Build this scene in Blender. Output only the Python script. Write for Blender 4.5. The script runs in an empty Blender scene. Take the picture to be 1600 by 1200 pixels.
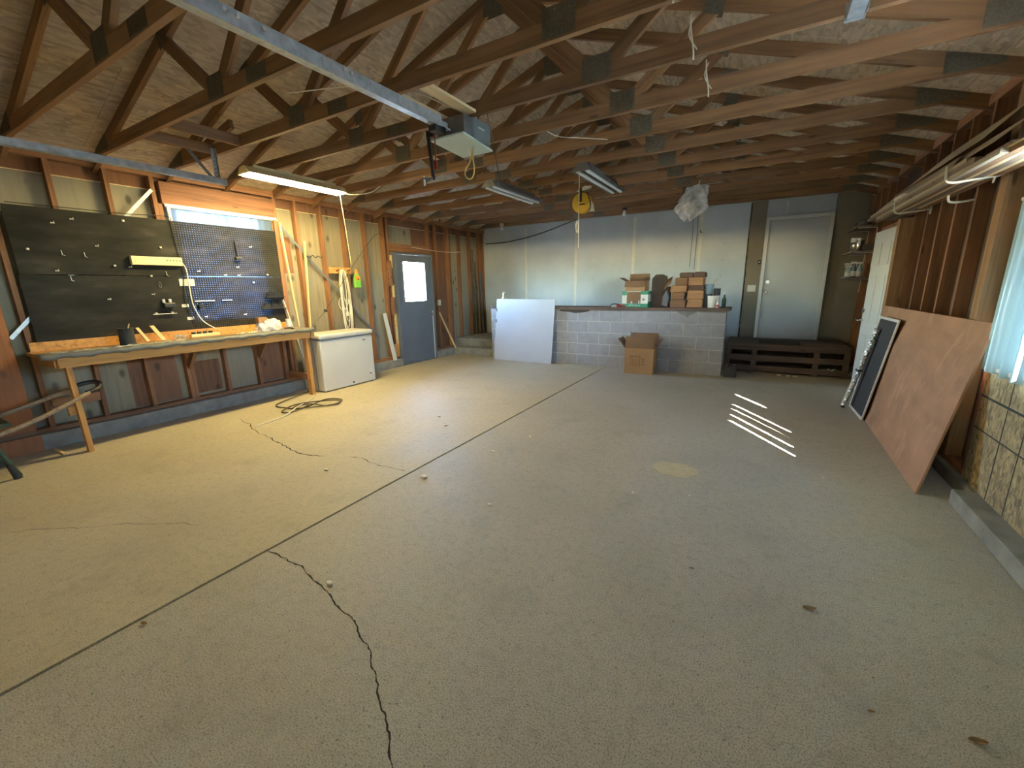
import bpy, math, random
from mathutils import Vector, Matrix
random.seed(7)
SC = bpy.context.scene
COL = SC.collection
SC.render.film_transparent = False
# ------------------------------------------------------------------ camera
cam = bpy.data.cameras.new('camera'); camo = bpy.data.objects.new('camera', cam); COL.objects.link(camo)
cam.sensor_fit = 'HORIZONTAL'; cam.sensor_width = 36.0; cam.lens = 649.75 / 1600 * 36.0
cam.clip_start = 0.02; cam.clip_end = 300
_y, _p, _r = -0.53387, -0.23022, -0.01951
_f = Vector((math.sin(_y) * math.cos(_p), math.cos(_y) * math.cos(_p), math.sin(_p)))
_rt = Vector((math.cos(_y), -math.sin(_y), 0)); _up = _rt.cross(_f)
_R = _rt * math.cos(_r) + _up * math.sin(_r); _U = -_rt * math.sin(_r) + _up * math.cos(_r)
camo.matrix_world = Matrix(((_R.x, _U.x, -_f.x, 0), (_R.y, _U.y, -_f.y, 0), (_R.z, _U.z, -_f.z, 1.45), (0, 0, 0, 1)))
SC.camera = camo
# ------------------------------------------------------------------ light and exposure
SC.view_settings.view_transform = 'Standard'; SC.view_settings.look = 'None'
SC.view_settings.exposure = 1.3; SC.view_settings.gamma = 1.0; SC.view_settings.use_curve_mapping = False
SC.cycles.use_denoising = True
SC.cycles.max_bounces = 12; SC.cycles.diffuse_bounces = 6; SC.cycles.transparent_max_bounces = 12
SC.cycles.sample_clamp_indirect = 6.0
SKY_STRENGTH = 13.5
SUN_STRENGTH = 300.0
TUBE_STRENGTH = 155.0; TUBE_COL = (1.0, 0.80, 0.36)
SUN_DIR = Vector((-0.45, 0.68, -0.44)).normalized()
world = bpy.data.worlds.new('sky'); SC.world = world; world.use_nodes = True
_bg = world.node_tree.nodes['Background']; _bg.inputs[1].default_value = SKY_STRENGTH
_sky = world.node_tree.nodes.new('ShaderNodeTexSky'); _sky.sky_type = 'NISHITA'; _sky.sun_disc = False
_sky.sun_elevation = math.asin(-SUN_DIR.z); _sky.sun_rotation = math.atan2(-SUN_DIR.x, -SUN_DIR.y); _sky.air_density = 1.0; _sky.dust_density = 0.3; _sky.ozone_density = 3.0
world.node_tree.links.new(_sky.outputs[0], _bg.inputs[0])
sun = bpy.data.lights.new('sun', 'SUN'); sun.energy = SUN_STRENGTH; sun.angle = 0.0093; sun.color = (1.0, 0.93, 0.82)
suno = bpy.data.objects.new('sun', sun); COL.objects.link(suno)
suno.rotation_euler = SUN_DIR.to_track_quat('-Z', 'Y').to_euler(); suno.location = (14, -18, 16)
def portal(name, loc, sx, sy, direction):
    l = bpy.data.lights.new(name, 'AREA'); l.shape = 'RECTANGLE'; l.size = sx; l.size_y = sy; l.energy = 1.0
    l.cycles.is_portal = True
    o = bpy.data.objects.new(name, l); COL.objects.link(o); o.location = loc
    o.rotation_euler = Vector(direction).to_track_quat('-Z', 'Y').to_euler()
portal('sky_portal_door', (-6.03, 6.235, 1.575), 0.62, 0.76, (1, 0, 0))
portal('sky_portal_bench', (-6.03, 2.92, 1.77), 1.02, 1.32, (1, 0, 0))
portal('sky_portal_right', (1.49, 2.6, 1.52), 2.42, 1.26, (-1, 0, 0))

# ------------------------------------------------------------------ materials
def lin(r, g, b):
    f = lambda c: (c / 255 / 12.92) if c / 255 <= 0.04045 else ((c / 255 + 0.055) / 1.055) ** 2.4
    return (f(r), f(g), f(b))
MATS = {}
class NT:
    def __init__(s, name):
        s.m = bpy.data.materials.new(name); s.m.use_nodes = True; s.t = s.m.node_tree; s.n = s.t.nodes; s.b = s.n['Principled BSDF']; MATS[name] = s.m
    def N(s, kind, **kw):
        x = s.n.new(kind)
        for k, v in kw.items(): setattr(x, k, v)
        return x
    def L(s, a, b): s.t.links.new(a, b)
    def coord(s, rnd=True):
        tc = s.N('ShaderNodeTexCoord')
        if not rnd: return tc.outputs['Object']
        oi = s.N('ShaderNodeObjectInfo'); mu = s.N('ShaderNodeVectorMath', operation='SCALE'); mu.inputs[0].default_value = (31.7, 17.3, 23.9)
        s.L(oi.outputs['Random'], mu.inputs['Scale'])
        ad = s.N('ShaderNodeVectorMath', operation='ADD'); s.L(tc.outputs['Object'], ad.inputs[0]); s.L(mu.outputs[0], ad.inputs[1])
        return ad.outputs[0]
    def mapping(s, v, scale=(1, 1, 1), rot=(0, 0, 0)):
        mp = s.N('ShaderNodeMapping'); mp.inputs['Scale'].default_value = scale; mp.inputs['Rotation'].default_value = rot; s.L(v, mp.inputs['Vector']); return mp.outputs[0]
    def noise(s, v, scale, detail=4, rough=0.55, dist=0.0):
        x = s.N('ShaderNodeTexNoise'); x.inputs['Scale'].default_value = scale; x.inputs['Detail'].default_value = detail
        x.inputs['Roughness'].default_value = rough; x.inputs['Distortion'].default_value = dist; s.L(v, x.inputs['Vector']); return x.outputs['Fac']
    def voro(s, v, scale, out='Distance', feature='F1'):
        x = s.N('ShaderNodeTexVoronoi', feature=feature); x.inputs['Scale'].default_value = scale; s.L(v, x.inputs['Vector']); return x.outputs[out]
    def ramp(s, f, stops):
        x = s.N('ShaderNodeValToRGB'); e = x.color_ramp.elements
        while len(e) < len(stops): e.new(0.5)
        for i, (p, c) in enumerate(stops):
            e[i].position = p; e[i].color = (c, c, c, 1) if isinstance(c, (int, float)) else (*c[:3], 1)
        s.L(f, x.inputs['Fac']); return x.outputs['Color']
    def mix(s, fac, a, b, mode='MIX'):
        x = s.N('ShaderNodeMixRGB', blend_type=mode)
        for i, v in ((0, fac), (1, a), (2, b)):
            if hasattr(v, 'links'): s.L(v, x.inputs[i])
            elif isinstance(v, (int, float)): x.inputs[i].default_value = v if i == 0 else (v, v, v, 1)
            else: x.inputs[i].default_value = (*v[:3], 1)
        return x.outputs[0]
    def vary(s, col, amt):
        oi = s.N('ShaderNodeObjectInfo'); mr = s.N('ShaderNodeMapRange'); mr.inputs['To Min'].default_value = 1 - amt; mr.inputs['To Max'].default_value = 1 + amt
        s.L(oi.outputs['Random'], mr.inputs['Value']); h = s.N('ShaderNodeHueSaturation'); s.L(mr.outputs[0], h.inputs['Value']); s.L(col, h.inputs['Color']); return h.outputs[0]
    def bump(s, h, strength, dist=0.01):
        x = s.N('ShaderNodeBump'); x.inputs['Strength'].default_value = strength; x.inputs['Distance'].default_value = dist; s.L(h, x.inputs['Height']); s.L(x.outputs[0], s.b.inputs['Normal'])
    def done(s, col, rough=0.7, metal=0.0, spec=None):
        if hasattr(col, 'links'): s.L(col, s.b.inputs['Base Color'])
        else: s.b.inputs['Base Color'].default_value = (*col[:3], 1)
        if hasattr(rough, 'links'): s.L(rough, s.b.inputs['Roughness'])
        else: s.b.inputs['Roughness'].default_value = rough
        s.b.inputs['Metallic'].default_value = metal
        if spec is not None: s.b.inputs['Specular IOR Level'].default_value = spec
        return s.m
def dk(c, k): return tuple(x * k for x in c)
def wood(name, c, rough=0.75, vary=0.16, dark=0.55, knots=True, grain=(1.3, 26, 26)):
    t = NT(name); v = t.coord(); g = t.noise(t.mapping(v, grain), 1.0, 5, 0.6, 0.4)
    col = t.ramp(g, [(0.3, dk(c, dark)), (0.5, c), (0.72, dk(c, 1.22))])
    big = t.noise(v, 1.7, 2); col = t.mix(t.ramp(big, [(0.35, 0.0), (0.75, 0.45)]), col, dk(c, 0.6))
    if knots:
        k = t.voro(t.mapping(v, (2.2, 8, 8)), 1.0); col = t.mix(t.ramp(k, [(0.05, 0.85), (0.13, 0.0)]), col, dk(c, 0.3))
    t.bump(g, 0.15, 0.004); return t.done(t.vary(col, vary), rough)
def plain(name, c, rough=0.5, metal=0.0, mottled=0.12, scale=9.0, bump=0.05, spec=None, vary=0.0):
    t = NT(name); v = t.coord(); n = t.noise(v, scale, 5)
    col = t.ramp(n, [(0.3, dk(c, 1 - mottled)), (0.7, dk(c, 1 + mottled))])
    if vary: col = t.vary(col, vary)
    if bump: t.bump(t.noise(v, scale * 8, 3), bump, 0.004)
    return t.done(col, rough, metal, spec)
def osb(name, c, k=1.0, con=1.0):
    t = NT(name); v = t.coord()
    a = t.voro(t.mapping(v, (9 * k, 44 * k, 20 * k), (0, 0, 0.35)), 1.0, 'Color'); b = t.voro(t.mapping(v, (12 * k, 38 * k, 20 * k), (0, 0, -0.5)), 1.0, 'Color')
    sel = t.ramp(t.noise(v, 9 * k, 1), [(0.48, 0.0), (0.52, 1.0)]); f = t.mix(sel, a, b)
    bw = t.N('ShaderNodeRGBToBW'); t.L(f, bw.inputs[0])
    col = t.ramp(bw.outputs[0], [(0.12, dk(c, 1 - 0.32 * con)), (0.4, dk(c, 1 - 0.1 * con)), (0.6, c), (0.9, (min(1, c[0] * (1 + 0.22 * con)), min(1, c[1] * (1 + 0.2 * con)), min(1, c[2] * (1 + 0.15 * con))))])
    big = t.noise(v, 1.3, 3); col = t.mix(t.ramp(big, [(0.4, 0.0), (0.75, 0.4)]), col, dk(c, 0.55))
    st = t.noise(t.mapping(v, (2.2, 26, 3)), 1.0, 4); col = t.mix(t.ramp(st, [(0.60, 0.0), (0.72, 0.7)]), col, dk(c, 0.3))
    t.bump(bw.outputs[0], 0.25, 0.003); return t.done(t.vary(col, 0.12), 0.8)
def plywood(name, c, grain=(26, 26, 1.6), knot=(0.85), gray=None, vary=0.08):
    t = NT(name); v = t.coord(); g = t.noise(t.mapping(v, grain), 1.0, 5, 0.6, 0.6)
    col = t.ramp(g, [(0.28, dk(c, 0.72)), (0.5, c), (0.75, dk(c, 1.18))])
    if gray:
        col = t.mix(t.ramp(t.noise(v, 1.1, 3), [(0.4, 0.0), (0.62, 0.8)]), col, gray)
    k = t.voro(t.mapping(v, (5.5, 5.5, 3.0)), 1.0); col = t.mix(t.ramp(k, [(0.09, knot), (0.2, 0.0)]), col, dk(c, 0.3))
    t.bump(g, 0.12, 0.003); return t.done(t.vary(col, vary), 0.8)

WOOD = wood('stud_wood', lin(140, 98, 66))
TRUSS = wood('truss_wood', lin(136, 100, 64), vary=0.2)
LUMBER = wood('bench_lumber', lin(196, 144, 80), vary=0.1)
OLDW = wood('old_board', lin(128, 110, 90), vary=0.3)
LIGHTB = wood('pale_old_board', lin(176, 160, 132), vary=0.12)
CAPW = wood('counter_plank', lin(92, 74, 64), vary=0.1)
KINGW = wood('king_stud_wood', lin(152, 116, 78), vary=0.08)
PALEW = wood('pale_trim_wood', lin(222, 196, 146), vary=0.08, knots=False, dark=0.8)
PALLETW = wood('pallet_wood', lin(92, 74, 62), vary=0.25)
REDW = wood('header_wood', lin(142, 98, 72))
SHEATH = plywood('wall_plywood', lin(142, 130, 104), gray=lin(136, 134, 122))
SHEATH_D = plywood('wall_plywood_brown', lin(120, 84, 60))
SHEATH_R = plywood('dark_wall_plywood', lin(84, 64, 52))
SHEARP = plywood('shear_plywood', lin(150, 96, 58), vary=0.03)
OSBR = osb('roof_osb', lin(186, 168, 144))
OSBW = osb('wall_osb', lin(160, 142, 108), 1.25, 1.9)
DRY = plain('drywall', lin(182, 190, 191), 0.85, mottled=0.08, scale=2.2, bump=0.02, vary=0.03)
DRYB = plain('bare_drywall', lin(128, 118, 98), 0.85, mottled=0.14, scale=2.5, bump=0.02)
MUD = plain('joint_compound', lin(206, 204, 190), 0.8, mottled=0.06, scale=12, bump=0.05)
WHITE = plain('white_paint', lin(214, 214, 208), 0.4, mottled=0.04, scale=3, bump=0.01)
WHITE2 = plain('white_enamel', lin(206, 204, 194), 0.3, mottled=0.03, scale=2, bump=0.0)
PANELW = plain('white_panel_board', lin(176, 180, 186), 0.5, mottled=0.04, scale=2, bump=0.01)
DOORW = plain('door_paint', lin(186, 190, 184), 0.35, mottled=0.06, scale=2.0, bump=0.02)
SLATE = plain('slate_door_paint', lin(96, 104, 116), 0.45, mottled=0.08, scale=3, bump=0.01)
BLACK = plain('black_plastic', (0.018, 0.018, 0.02), 0.45, mottled=0.2, bump=0.02)
DARKRUB = plain('dark_rubber', (0.03, 0.03, 0.028), 0.7, mottled=0.3)
GALV = plain('galvanized_steel', lin(178, 184, 184), 0.38, metal=0.35, mottled=0.22, scale=20, bump=0.02)
DULLM = plain('dull_steel', lin(120, 120, 118), 0.5, metal=0.6, mottled=0.2, scale=14)
CHROME = plain('chrome', lin(200, 200, 200), 0.2, metal=1.0, mottled=0.02, bump=0)
GUSSET = plain('gusset_steel', lin(98, 88, 70), 0.7, metal=0.0, mottled=0.3, scale=60, bump=0.4)
OPENERG = plain('opener_grey', lin(112, 124, 124), 0.45, mottled=0.08)
LENS = plain('opener_lens', lin(196, 214, 204), 0.3, mottled=0.04)
GREYTARP = plain('grey_cover', lin(104, 104, 98), 0.55, mottled=0.2, scale=8, bump=0.15)
CARD = plain('cardboard', lin(158, 124, 88), 0.8, mottled=0.08, scale=5, bump=0.03)
CARDD = plain('cardboard_inside', lin(120, 92, 66), 0.85, mottled=0.1, scale=5, bump=0.03)
CARDX = plain('dark_carton', lin(70, 58, 48), 0.8, mottled=0.15)
PRINT = plain('brown_print', lin(112, 82, 56), 0.8, mottled=0.05)
GREEN = plain('green_print', lin(46, 132, 104), 0.5, mottled=0.08)
YELLOW = plain('yellow_plastic', lin(212, 168, 44), 0.45, mottled=0.1)
ORANGE = plain('orange_plastic', lin(232, 150, 50), 0.45)
LIME = plain('lime_plastic', lin(126, 192, 72), 0.45)
RED = plain('red_paint', lin(150, 40, 38), 0.45)
CREAM = plain('cream_plastic', lin(226, 212, 158), 0.4, mottled=0.04)
GREENP = plain('green_paint', lin(52, 72, 56), 0.45, mottled=0.25, scale=18)
CORDW = plain('white_cord', lin(222, 216, 196), 0.5)
CORDD = plain('dark_cord', lin(74, 66, 50), 0.6)
CORDY = plain('yellow_cord', lin(214, 184, 104), 0.5)
SCREENM = plain('insect_screen', lin(52, 50, 52), 0.7, mottled=0.15, scale=40)
SILVERP = plain('screen_frame_paint', lin(206, 200, 196), 0.4)
INK = plain('dark_ink', (0.03, 0.03, 0.03), 0.7)
SPRAYB = plain('bottle_blue_grey', lin(150, 172, 180), 0.3)
MATT = plain('doormat', lin(52, 46, 44), 0.95, mottled=0.3, scale=60, bump=0.3)
LEAF = plain('dry_leaf', lin(150, 122, 84), 0.8)
CHIP = plain('drywall_crumb', lin(232, 226, 214), 0.8)
BLIND = plain('ground_gravel', lin(176, 170, 158), 0.95, scale=4)

def floor_mat(name, _c, pits):
    t = NT(name); v = t.coord(False)
    n1 = t.noise(v, 0.9, 5, 0.6); n2 = t.noise(v, 22, 5, 0.7); n3 = t.noise(v, 170, 3, 0.75)
    col = t.ramp(n1, [(0.25, dk(_c, 0.82)), (0.55, _c), (0.8, dk(_c, 1.10))])
    col = t.mix(t.ramp(n2, [(0.30, 0.45), (0.52, 0.0)]), col, dk(_c, 0.55))
    col = t.mix(t.ramp(n3, [(0.34, pits), (0.52, 0.0)]), col, dk(_c, 0.28))
    col = t.mix(t.ramp(n3, [(0.58, 0.0), (0.72, 0.35)]), col, dk(_c, 1.3))
    sp = t.voro(t.mapping(v, (20, 20, 20)), 1.0); col = t.mix(t.ramp(sp, [(0.05, 0.8), (0.10, 0.0)]), col, dk(_c, 0.25))
    st = t.noise(v, 2.3, 4, 0.6); col = t.mix(t.ramp(st, [(0.56, 0.0), (0.74, 0.38)]), col, dk(_c, 0.5))
    t.bump(n3, 0.25, 0.004); return t.done(col, t.ramp(n1, [(0.3, 0.56), (0.7, 0.70)]))
FLOOR = floor_mat('concrete_floor', lin(197, 186, 159), 0.7); FLOOR2 = floor_mat('concrete_floor_grey', lin(192, 185, 168), 0.95)
CONC = plain('curb_concrete', lin(136, 134, 126), 0.85, mottled=0.25, scale=7, bump=0.2)
PATCH = plain('concrete_patch', lin(196, 184, 152), 0.8, mottled=0.08, scale=20)
CRACK = plain('crack_dark', (0.035, 0.03, 0.025), 0.95)
BLOCK = plain('cinder_block', lin(150, 150, 152), 0.92, mottled=0.10, scale=10, bump=0.25, vary=0.05)
MORTAR = plain('mortar', lin(180, 180, 178), 0.95, mottled=0.1, scale=30, bump=0.2)
t = NT('pegboard_black'); v = t.coord(); n = t.noise(t.mapping(v, (4, 2.2, 7)), 1.0, 5)
col = t.ramp(n, [(0.35, (0.012, 0.012, 0.011)), (0.60, (0.026, 0.025, 0.022)), (0.80, (0.06, 0.056, 0.049))]); PEG = t.done(col, 0.8, spec=0.2)
t = NT('red_plywood'); v = t.coord(); c = lin(166, 124, 94)
g = t.noise(t.mapping(v, (30, 3, 3)), 1.0, 5); col = t.ramp(g, [(0.3, dk(c, 0.75)), (0.6, c), (0.8, dk(c, 1.15))])
w = t.noise(t.mapping(v, (1.0, 6.0, 1.6)), 1.0, 5, 0.65, 1.0); col = t.mix(t.ramp(w, [(0.56, 0.0), (0.64, 0.24), (0.70, 0.0)]), col, lin(216, 176, 134))
t.bump(g, 0.1, 0.002); REDPLY = t.done(col, 0.65)
t = NT('foil'); v = t.coord(); n = t.noise(v, 30, 4); t.bump(t.voro(v, 40), 0.9, 0.02); FOIL = t.done(t.ramp(n, [(0.3, 0.6), (0.7, 0.95)]), 0.3, 0.55)
def curtain_mat(name, c, trans):
    t = NT(name); v = t.coord(); n = t.noise(t.mapping(v, (1, 30, 1)), 1.0, 3); col = t.ramp(n, [(0.3, dk(c, 0.86)), (0.7, c)])
    d = t.N('ShaderNodeBsdfDiffuse'); r = t.N('ShaderNodeBsdfTranslucent'); m = t.N('ShaderNodeMixShader'); m.inputs[0].default_value = trans
    t.L(col, d.inputs[0]); t.L(col, r.inputs[0]); t.L(d.outputs[0], m.inputs[1]); t.L(r.outputs[0], m.inputs[2])
    t.L(m.outputs[0], t.n['Material Output'].inputs['Surface']); return t.m
CURT = curtain_mat('pale_blue_curtain', lin(164, 190, 196), 0.018)
CURT2 = curtain_mat('sheer_blue_curtain', lin(98, 116, 142), 0.34)
t = NT('window_glass'); g = t.N('ShaderNodeBsdfGlossy'); g.inputs['Roughness'].default_value = 0.02; tr = t.N('ShaderNodeBsdfTransparent'); tr.inputs[0].default_value = (0.93, 0.96, 0.97, 1)
m = t.N('ShaderNodeMixShader'); m.inputs[0].default_value = 0.06; t.L(tr.outputs[0], m.inputs[1]); t.L(g.outputs[0], m.inputs[2]); t.L(m.outputs[0], t.n['Material Output'].inputs['Surface']); GLASS = t.m
t = NT('clear_plastic'); v = t.coord(); g = t.N('ShaderNodeBsdfPrincipled'); g.inputs['Base Color'].default_value = (0.85, 0.87, 0.86, 1); g.inputs['Roughness'].default_value = 0.2
bp = t.N('ShaderNodeBump'); bp.inputs['Strength'].default_value = 0.9; bp.inputs['Distance'].default_value = 0.03; t.L(t.voro(v, 14), bp.inputs['Height']); t.L(bp.outputs[0], g.inputs['Normal'])
tr = t.N('ShaderNodeBsdfTransparent'); m = t.N('ShaderNodeMixShader'); t.L(t.ramp(t.noise(v, 9, 4), [(0.35, 0.35), (0.7, 0.85)]), m.inputs[0])
t.L(tr.outputs[0], m.inputs[1]); t.L(g.outputs[0], m.inputs[2]); t.L(m.outputs[0], t.n['Material Output'].inputs['Surface']); PLASTIC = t.m
t = NT('lit_tube'); e = t.N('ShaderNodeEmission'); e.inputs[0].default_value = (*TUBE_COL, 1); e.inputs[1].default_value = TUBE_STRENGTH; t.L(e.outputs[0], t.n['Material Output'].inputs['Surface']); TUBE = t.m
TUBE_OFF = plain('unlit_tube', lin(226, 230, 230), 0.25, mottled=0.02, bump=0)

# ------------------------------------------------------------------ geometry helpers
WL = {}
class MB:
    def __init__(s): s.v = []; s.f = []
    def add(s, vs, fs):
        o = len(s.v); s.v += [Vector(p) for p in vs]; s.f += [tuple(i + o for i in q) for q in fs]; return s
    def box(s, x0, x1, y0, y1, z0, z1):
        return s.add([(x0, y0, z0), (x1, y0, z0), (x1, y1, z0), (x0, y1, z0), (x0, y0, z1), (x1, y0, z1), (x1, y1, z1), (x0, y1, z1)],
                     [(0, 3, 2, 1), (4, 5, 6, 7), (0, 1, 5, 4), (1, 2, 6, 5), (2, 3, 7, 6), (3, 0, 4, 7)])
    def slab(s, pts, off):
        """a polygon given as points, extruded by the vector off"""
        n = len(pts); off = Vector(off); a = [Vector(p) for p in pts]; b = [p + off for p in a]
        return s.add(a + b, [tuple(range(n))[::-1], tuple(range(n, 2 * n))] + [(i, (i + 1) % n, n + (i + 1) % n, n + i) for i in range(n)])
    def cyl(s, p0, p1, r0, r1=None, n=12, caps=True):
        r1 = r0 if r1 is None else r1; p0 = Vector(p0); p1 = Vector(p1); d = (p1 - p0).normalized()
        a = d.orthogonal().normalized(); b = d.cross(a); vs = []
        for p, r in ((p0, r0), (p1, r1)):
            for i in range(n):
                q = 2 * math.pi * i / n; vs.append(p + a * (r * math.cos(q)) + b * (r * math.sin(q)))
        fs = [(i, (i + 1) % n, n + (i + 1) % n, n + i) for i in range(n)]
        if caps: fs += [tuple(range(n))[::-1], tuple(range(n, 2 * n))]
        return s.add(vs, fs)
    def tube(s, pts, r, n=6):
        pts = [Vector(p) for p in pts]; vs = []; prev = None
        for i, p in enumerate(pts):
            d = (pts[min(i + 1, len(pts) - 1)] - pts[max(i - 1, 0)])
            d = d.normalized() if d.length > 1e-9 else Vector((0, 0, 1))
            a = d.orthogonal().normalized() if prev is None else (prev - d * prev.dot(d)).normalized()
            prev = a; b = d.cross(a)
            for k in range(n):
                q = 2 * math.pi * k / n; vs.append(p + a * (r * math.cos(q)) + b * (r * math.sin(q)))
        fs = [(i * n + k, i * n + (k + 1) % n, (i + 1) * n + (k + 1) % n, (i + 1) * n + k) for i in range(len(pts) - 1) for k in range(n)]
        m = len(pts); fs += [tuple(range(n))[::-1], tuple(range((m - 1) * n, m * n))]
        return s.add(vs, fs)
    def lathe(s, c, prof, n=16):
        c = Vector(c); vs = [c + Vector((r * math.cos(2 * math.pi * k / n), r * math.sin(2 * math.pi * k / n), z)) for r, z in prof for k in range(n)]
        fs = [(i * n + k, i * n + (k + 1) % n, (i + 1) * n + (k + 1) % n, (i + 1) * n + k) for i in range(len(prof) - 1) for k in range(n)]
        fs += [tuple(range(n))[::-1], tuple(range((len(prof) - 1) * n, len(prof) * n))]
        return s.add(vs, fs)
    def grid(s, fn, nu, nv):
        vs = [fn(i / nu, j / nv) for j in range(nv + 1) for i in range(nu + 1)]
        return s.add(vs, [(j * (nu + 1) + i, j * (nu + 1) + i + 1, (j + 1) * (nu + 1) + i + 1, (j + 1) * (nu + 1) + i) for j in range(nv) for i in range(nu)])
    def xf(s, M):
        s.v = [M @ p for p in s.v]; return s
def smoothed(pts, k=4):
    """Catmull-Rom through the points"""
    P = [Vector(p) for p in pts]; out = []
    for i in range(len(P) - 1):
        a, b, c, d = P[max(i - 1, 0)], P[i], P[i + 1], P[min(i + 2, len(P) - 1)]
        for j in range(k):
            q = j / k; out.append(0.5 * ((2 * b) + (c - a) * q + (2 * a - 5 * b + 4 * c - d) * q * q + (3 * b - a - 3 * c + d) * q ** 3))
    return out + [P[-1]]
def link(o, parent, world):
    COL.objects.link(o); WL[o] = Vector(world)
    if parent is not None:
        o.parent = parent; o.location = Vector(world) - WL[parent]
    else: o.location = world
def tag(o, label=None, cat=None, group=None, kind=None):
    if label: o['label'] = label
    if cat: o['category'] = cat
    if group: o['group'] = group
    if kind: o['kind'] = kind
    return o
def build(name, mb, mat, parent=None, bevel=0.0, smooth=False, solid=0.0, **tags):
    if parent is not None: base = WL[parent]
    else:
        xs = [p.x for p in mb.v]; ys = [p.y for p in mb.v]; zs = [p.z for p in mb.v]
        base = Vector(((min(xs) + max(xs)) / 2, (min(ys) + max(ys)) / 2, min(zs)))
    me = bpy.data.meshes.new(name); me.from_pydata([p - base for p in mb.v], [], mb.f); me.materials.append(mat)
    if smooth:
        me.polygons.foreach_set('use_smooth', [True] * len(me.polygons))
    o = bpy.data.objects.new(name, me); link(o, parent, base)
    if smooth and smooth != 'all':
        try: me.set_sharp_from_angle(angle=math.radians(38))
        except Exception: pass
    if bevel:
        m = o.modifiers.new('bevel', 'BEVEL'); m.width = bevel; m.segments = 2; m.limit_method = 'ANGLE'; m.angle_limit = math.radians(50)
    if solid:
        m = o.modifiers.new('solid', 'SOLIDIFY'); m.thickness = solid; m.offset = 0
    tag(o, tags.get('label'), tags.get('cat'), tags.get('group'), tags.get('kind')); return o
def thing(name, loc, label=None, cat=None, group=None, kind=None):
    o = bpy.data.objects.new(name, None); o.empty_display_size = 0.05; link(o, None, loc); return tag(o, label, cat, group, kind)
BEAMS = {}
def beam(name, p0, p1, w, h, mat, parent=None, up=(0, 0, 1), **tags):
    """a straight board: length p0-p1 (local X), w across (local Y), h along up (local Z)"""
    p0 = Vector(p0); p1 = Vector(p1); d = p1 - p0; L = d.length; d.normalize(); up = Vector(up)
    if abs(d.dot(up)) > 0.98: up = Vector((0, 1, 0)) if abs(d.y) < 0.9 else Vector((1, 0, 0))
    y = up.cross(d).normalized(); z = d.cross(y)
    key = (round(L, 3), round(w, 4), round(h, 4), mat.name)
    if key not in BEAMS:
        me = bpy.data.meshes.new(name); m = MB().box(0, L, -w / 2, w / 2, -h / 2, h / 2)
        me.from_pydata(m.v, [], m.f); me.materials.append(mat); BEAMS[key] = me
    o = bpy.data.objects.new(name, BEAMS[key]); COL.objects.link(o); WL[o] = p0
    o.parent = parent; loc = p0 - (WL[parent] if parent is not None else Vector())
    R = Matrix((d, y, z)).transposed()
    o.rotation_mode = 'XYZ'; o.rotation_euler = R.to_euler(); o.location = loc
    tag(o, tags.get('label'), tags.get('cat'), tags.get('group'), tags.get('kind')); return o
def B(*a): return MB().box(*a)

XL, XR, YB, YF, ZC = -5.90, 1.335, 8.79, -0.40, 2.775     # stud faces, back drywall, front wall, ceiling line
XLS, XRS = -5.985, 1.425                                   # sheathing faces
# ------------------------------------------------------------------ ground outside
build('ground', MB().box(-40, 40, -40, 40, -0.30, -0.125), BLIND, None, label='pale gravel ground outside the garage', cat='ground', kind='structure')
# ------------------------------------------------------------------ floor
fl = thing('floor', (-2.3, 4.2, 0), 'worn concrete garage floor with a lengthwise joint', 'floor', kind='structure')
JX = -2.306
build('slab', B(XLS - 0.1, JX - 0.010, YF - 0.2, YB + 0.1, -0.12, 0), FLOOR, fl)
build('slab', B(JX + 0.010, XRS + 0.1, YF - 0.2, YB + 0.1, -0.12, 0), FLOOR2, fl)
build('joint_filler', B(JX - 0.010, JX + 0.010, YF - 0.2, YB, -0.12, -0.012), CRACK, fl)
def ribbon(pts, w, jag=0.35, z=0.0012, sub=4):
    mb = MB(); P = []
    for a, b in zip(pts[:-1], pts[1:]):
        for k in range(sub):
            q = k / sub; d = math.hypot(b[0] - a[0], b[1] - a[1])
            P.append((a[0] + (b[0] - a[0]) * q + random.uniform(-1, 1) * d * 0.06, a[1] + (b[1] - a[1]) * q + random.uniform(-1, 1) * d * 0.06))
    P.append(pts[-1]); vs = []
    for i, p in enumerate(P):
        a = P[max(i - 1, 0)]; b = P[min(i + 1, len(P) - 1)]; d = Vector((b[0] - a[0], b[1] - a[1], 0)).normalized(); n = Vector((-d.y, d.x, 0))
        ww = w * random.uniform(1 - jag * 2, 1 + jag) * (0.25 if i in (0, len(P) - 1) else 1)
        vs += [Vector((p[0], p[1], z)) + n * ww, Vector((p[0], p[1], z)) - n * ww]
    return mb.add(vs, [(2 * i, 2 * i + 2, 2 * i + 3, 2 * i + 1) for i in range(len(P) - 1)])
C1 = [(-2.302, 1.097), (-2.199, 1.106), (-2.065, 1.098), (-2.01, 1.11), (-1.941, 1.094), (-1.837, 1.067), (-1.747, 1.058), (-1.669, 1.041), (-1.592, 1.011), (-1.519, 0.997), (-1.472, 1.002), (-1.412, 0.981), (-1.358, 0.95), (-1.304, 0.931), (-1.274, 0.929), (-1.221, 0.899), (-1.183, 0.869), (-1.135, 0.849), (-1.09, 0.814), (-1.034, 0.775), (-0.983, 0.752), (-0.943, 0.725), (-0.899, 0.692), (-0.845, 0.648), (-0.74, 0.55), (-0.6, 0.3)]
C2 = [(-5.134, 2.374), (-4.81, 2.332), (-4.559, 2.245), (-4.193, 2.193), (-3.994, 2.155), (-3.796, 2.125), (-3.594, 2.087), (-3.402, 2.087), (-3.218, 2.15)]
C3 = [(-3.963, 0.369), (-3.829, 0.507), (-3.654, 0.611), (-3.525, 0.697), (-3.398, 0.817), (-3.219, 0.906), (-3.107, 0.984), (-2.951, 1.026)]
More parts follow.
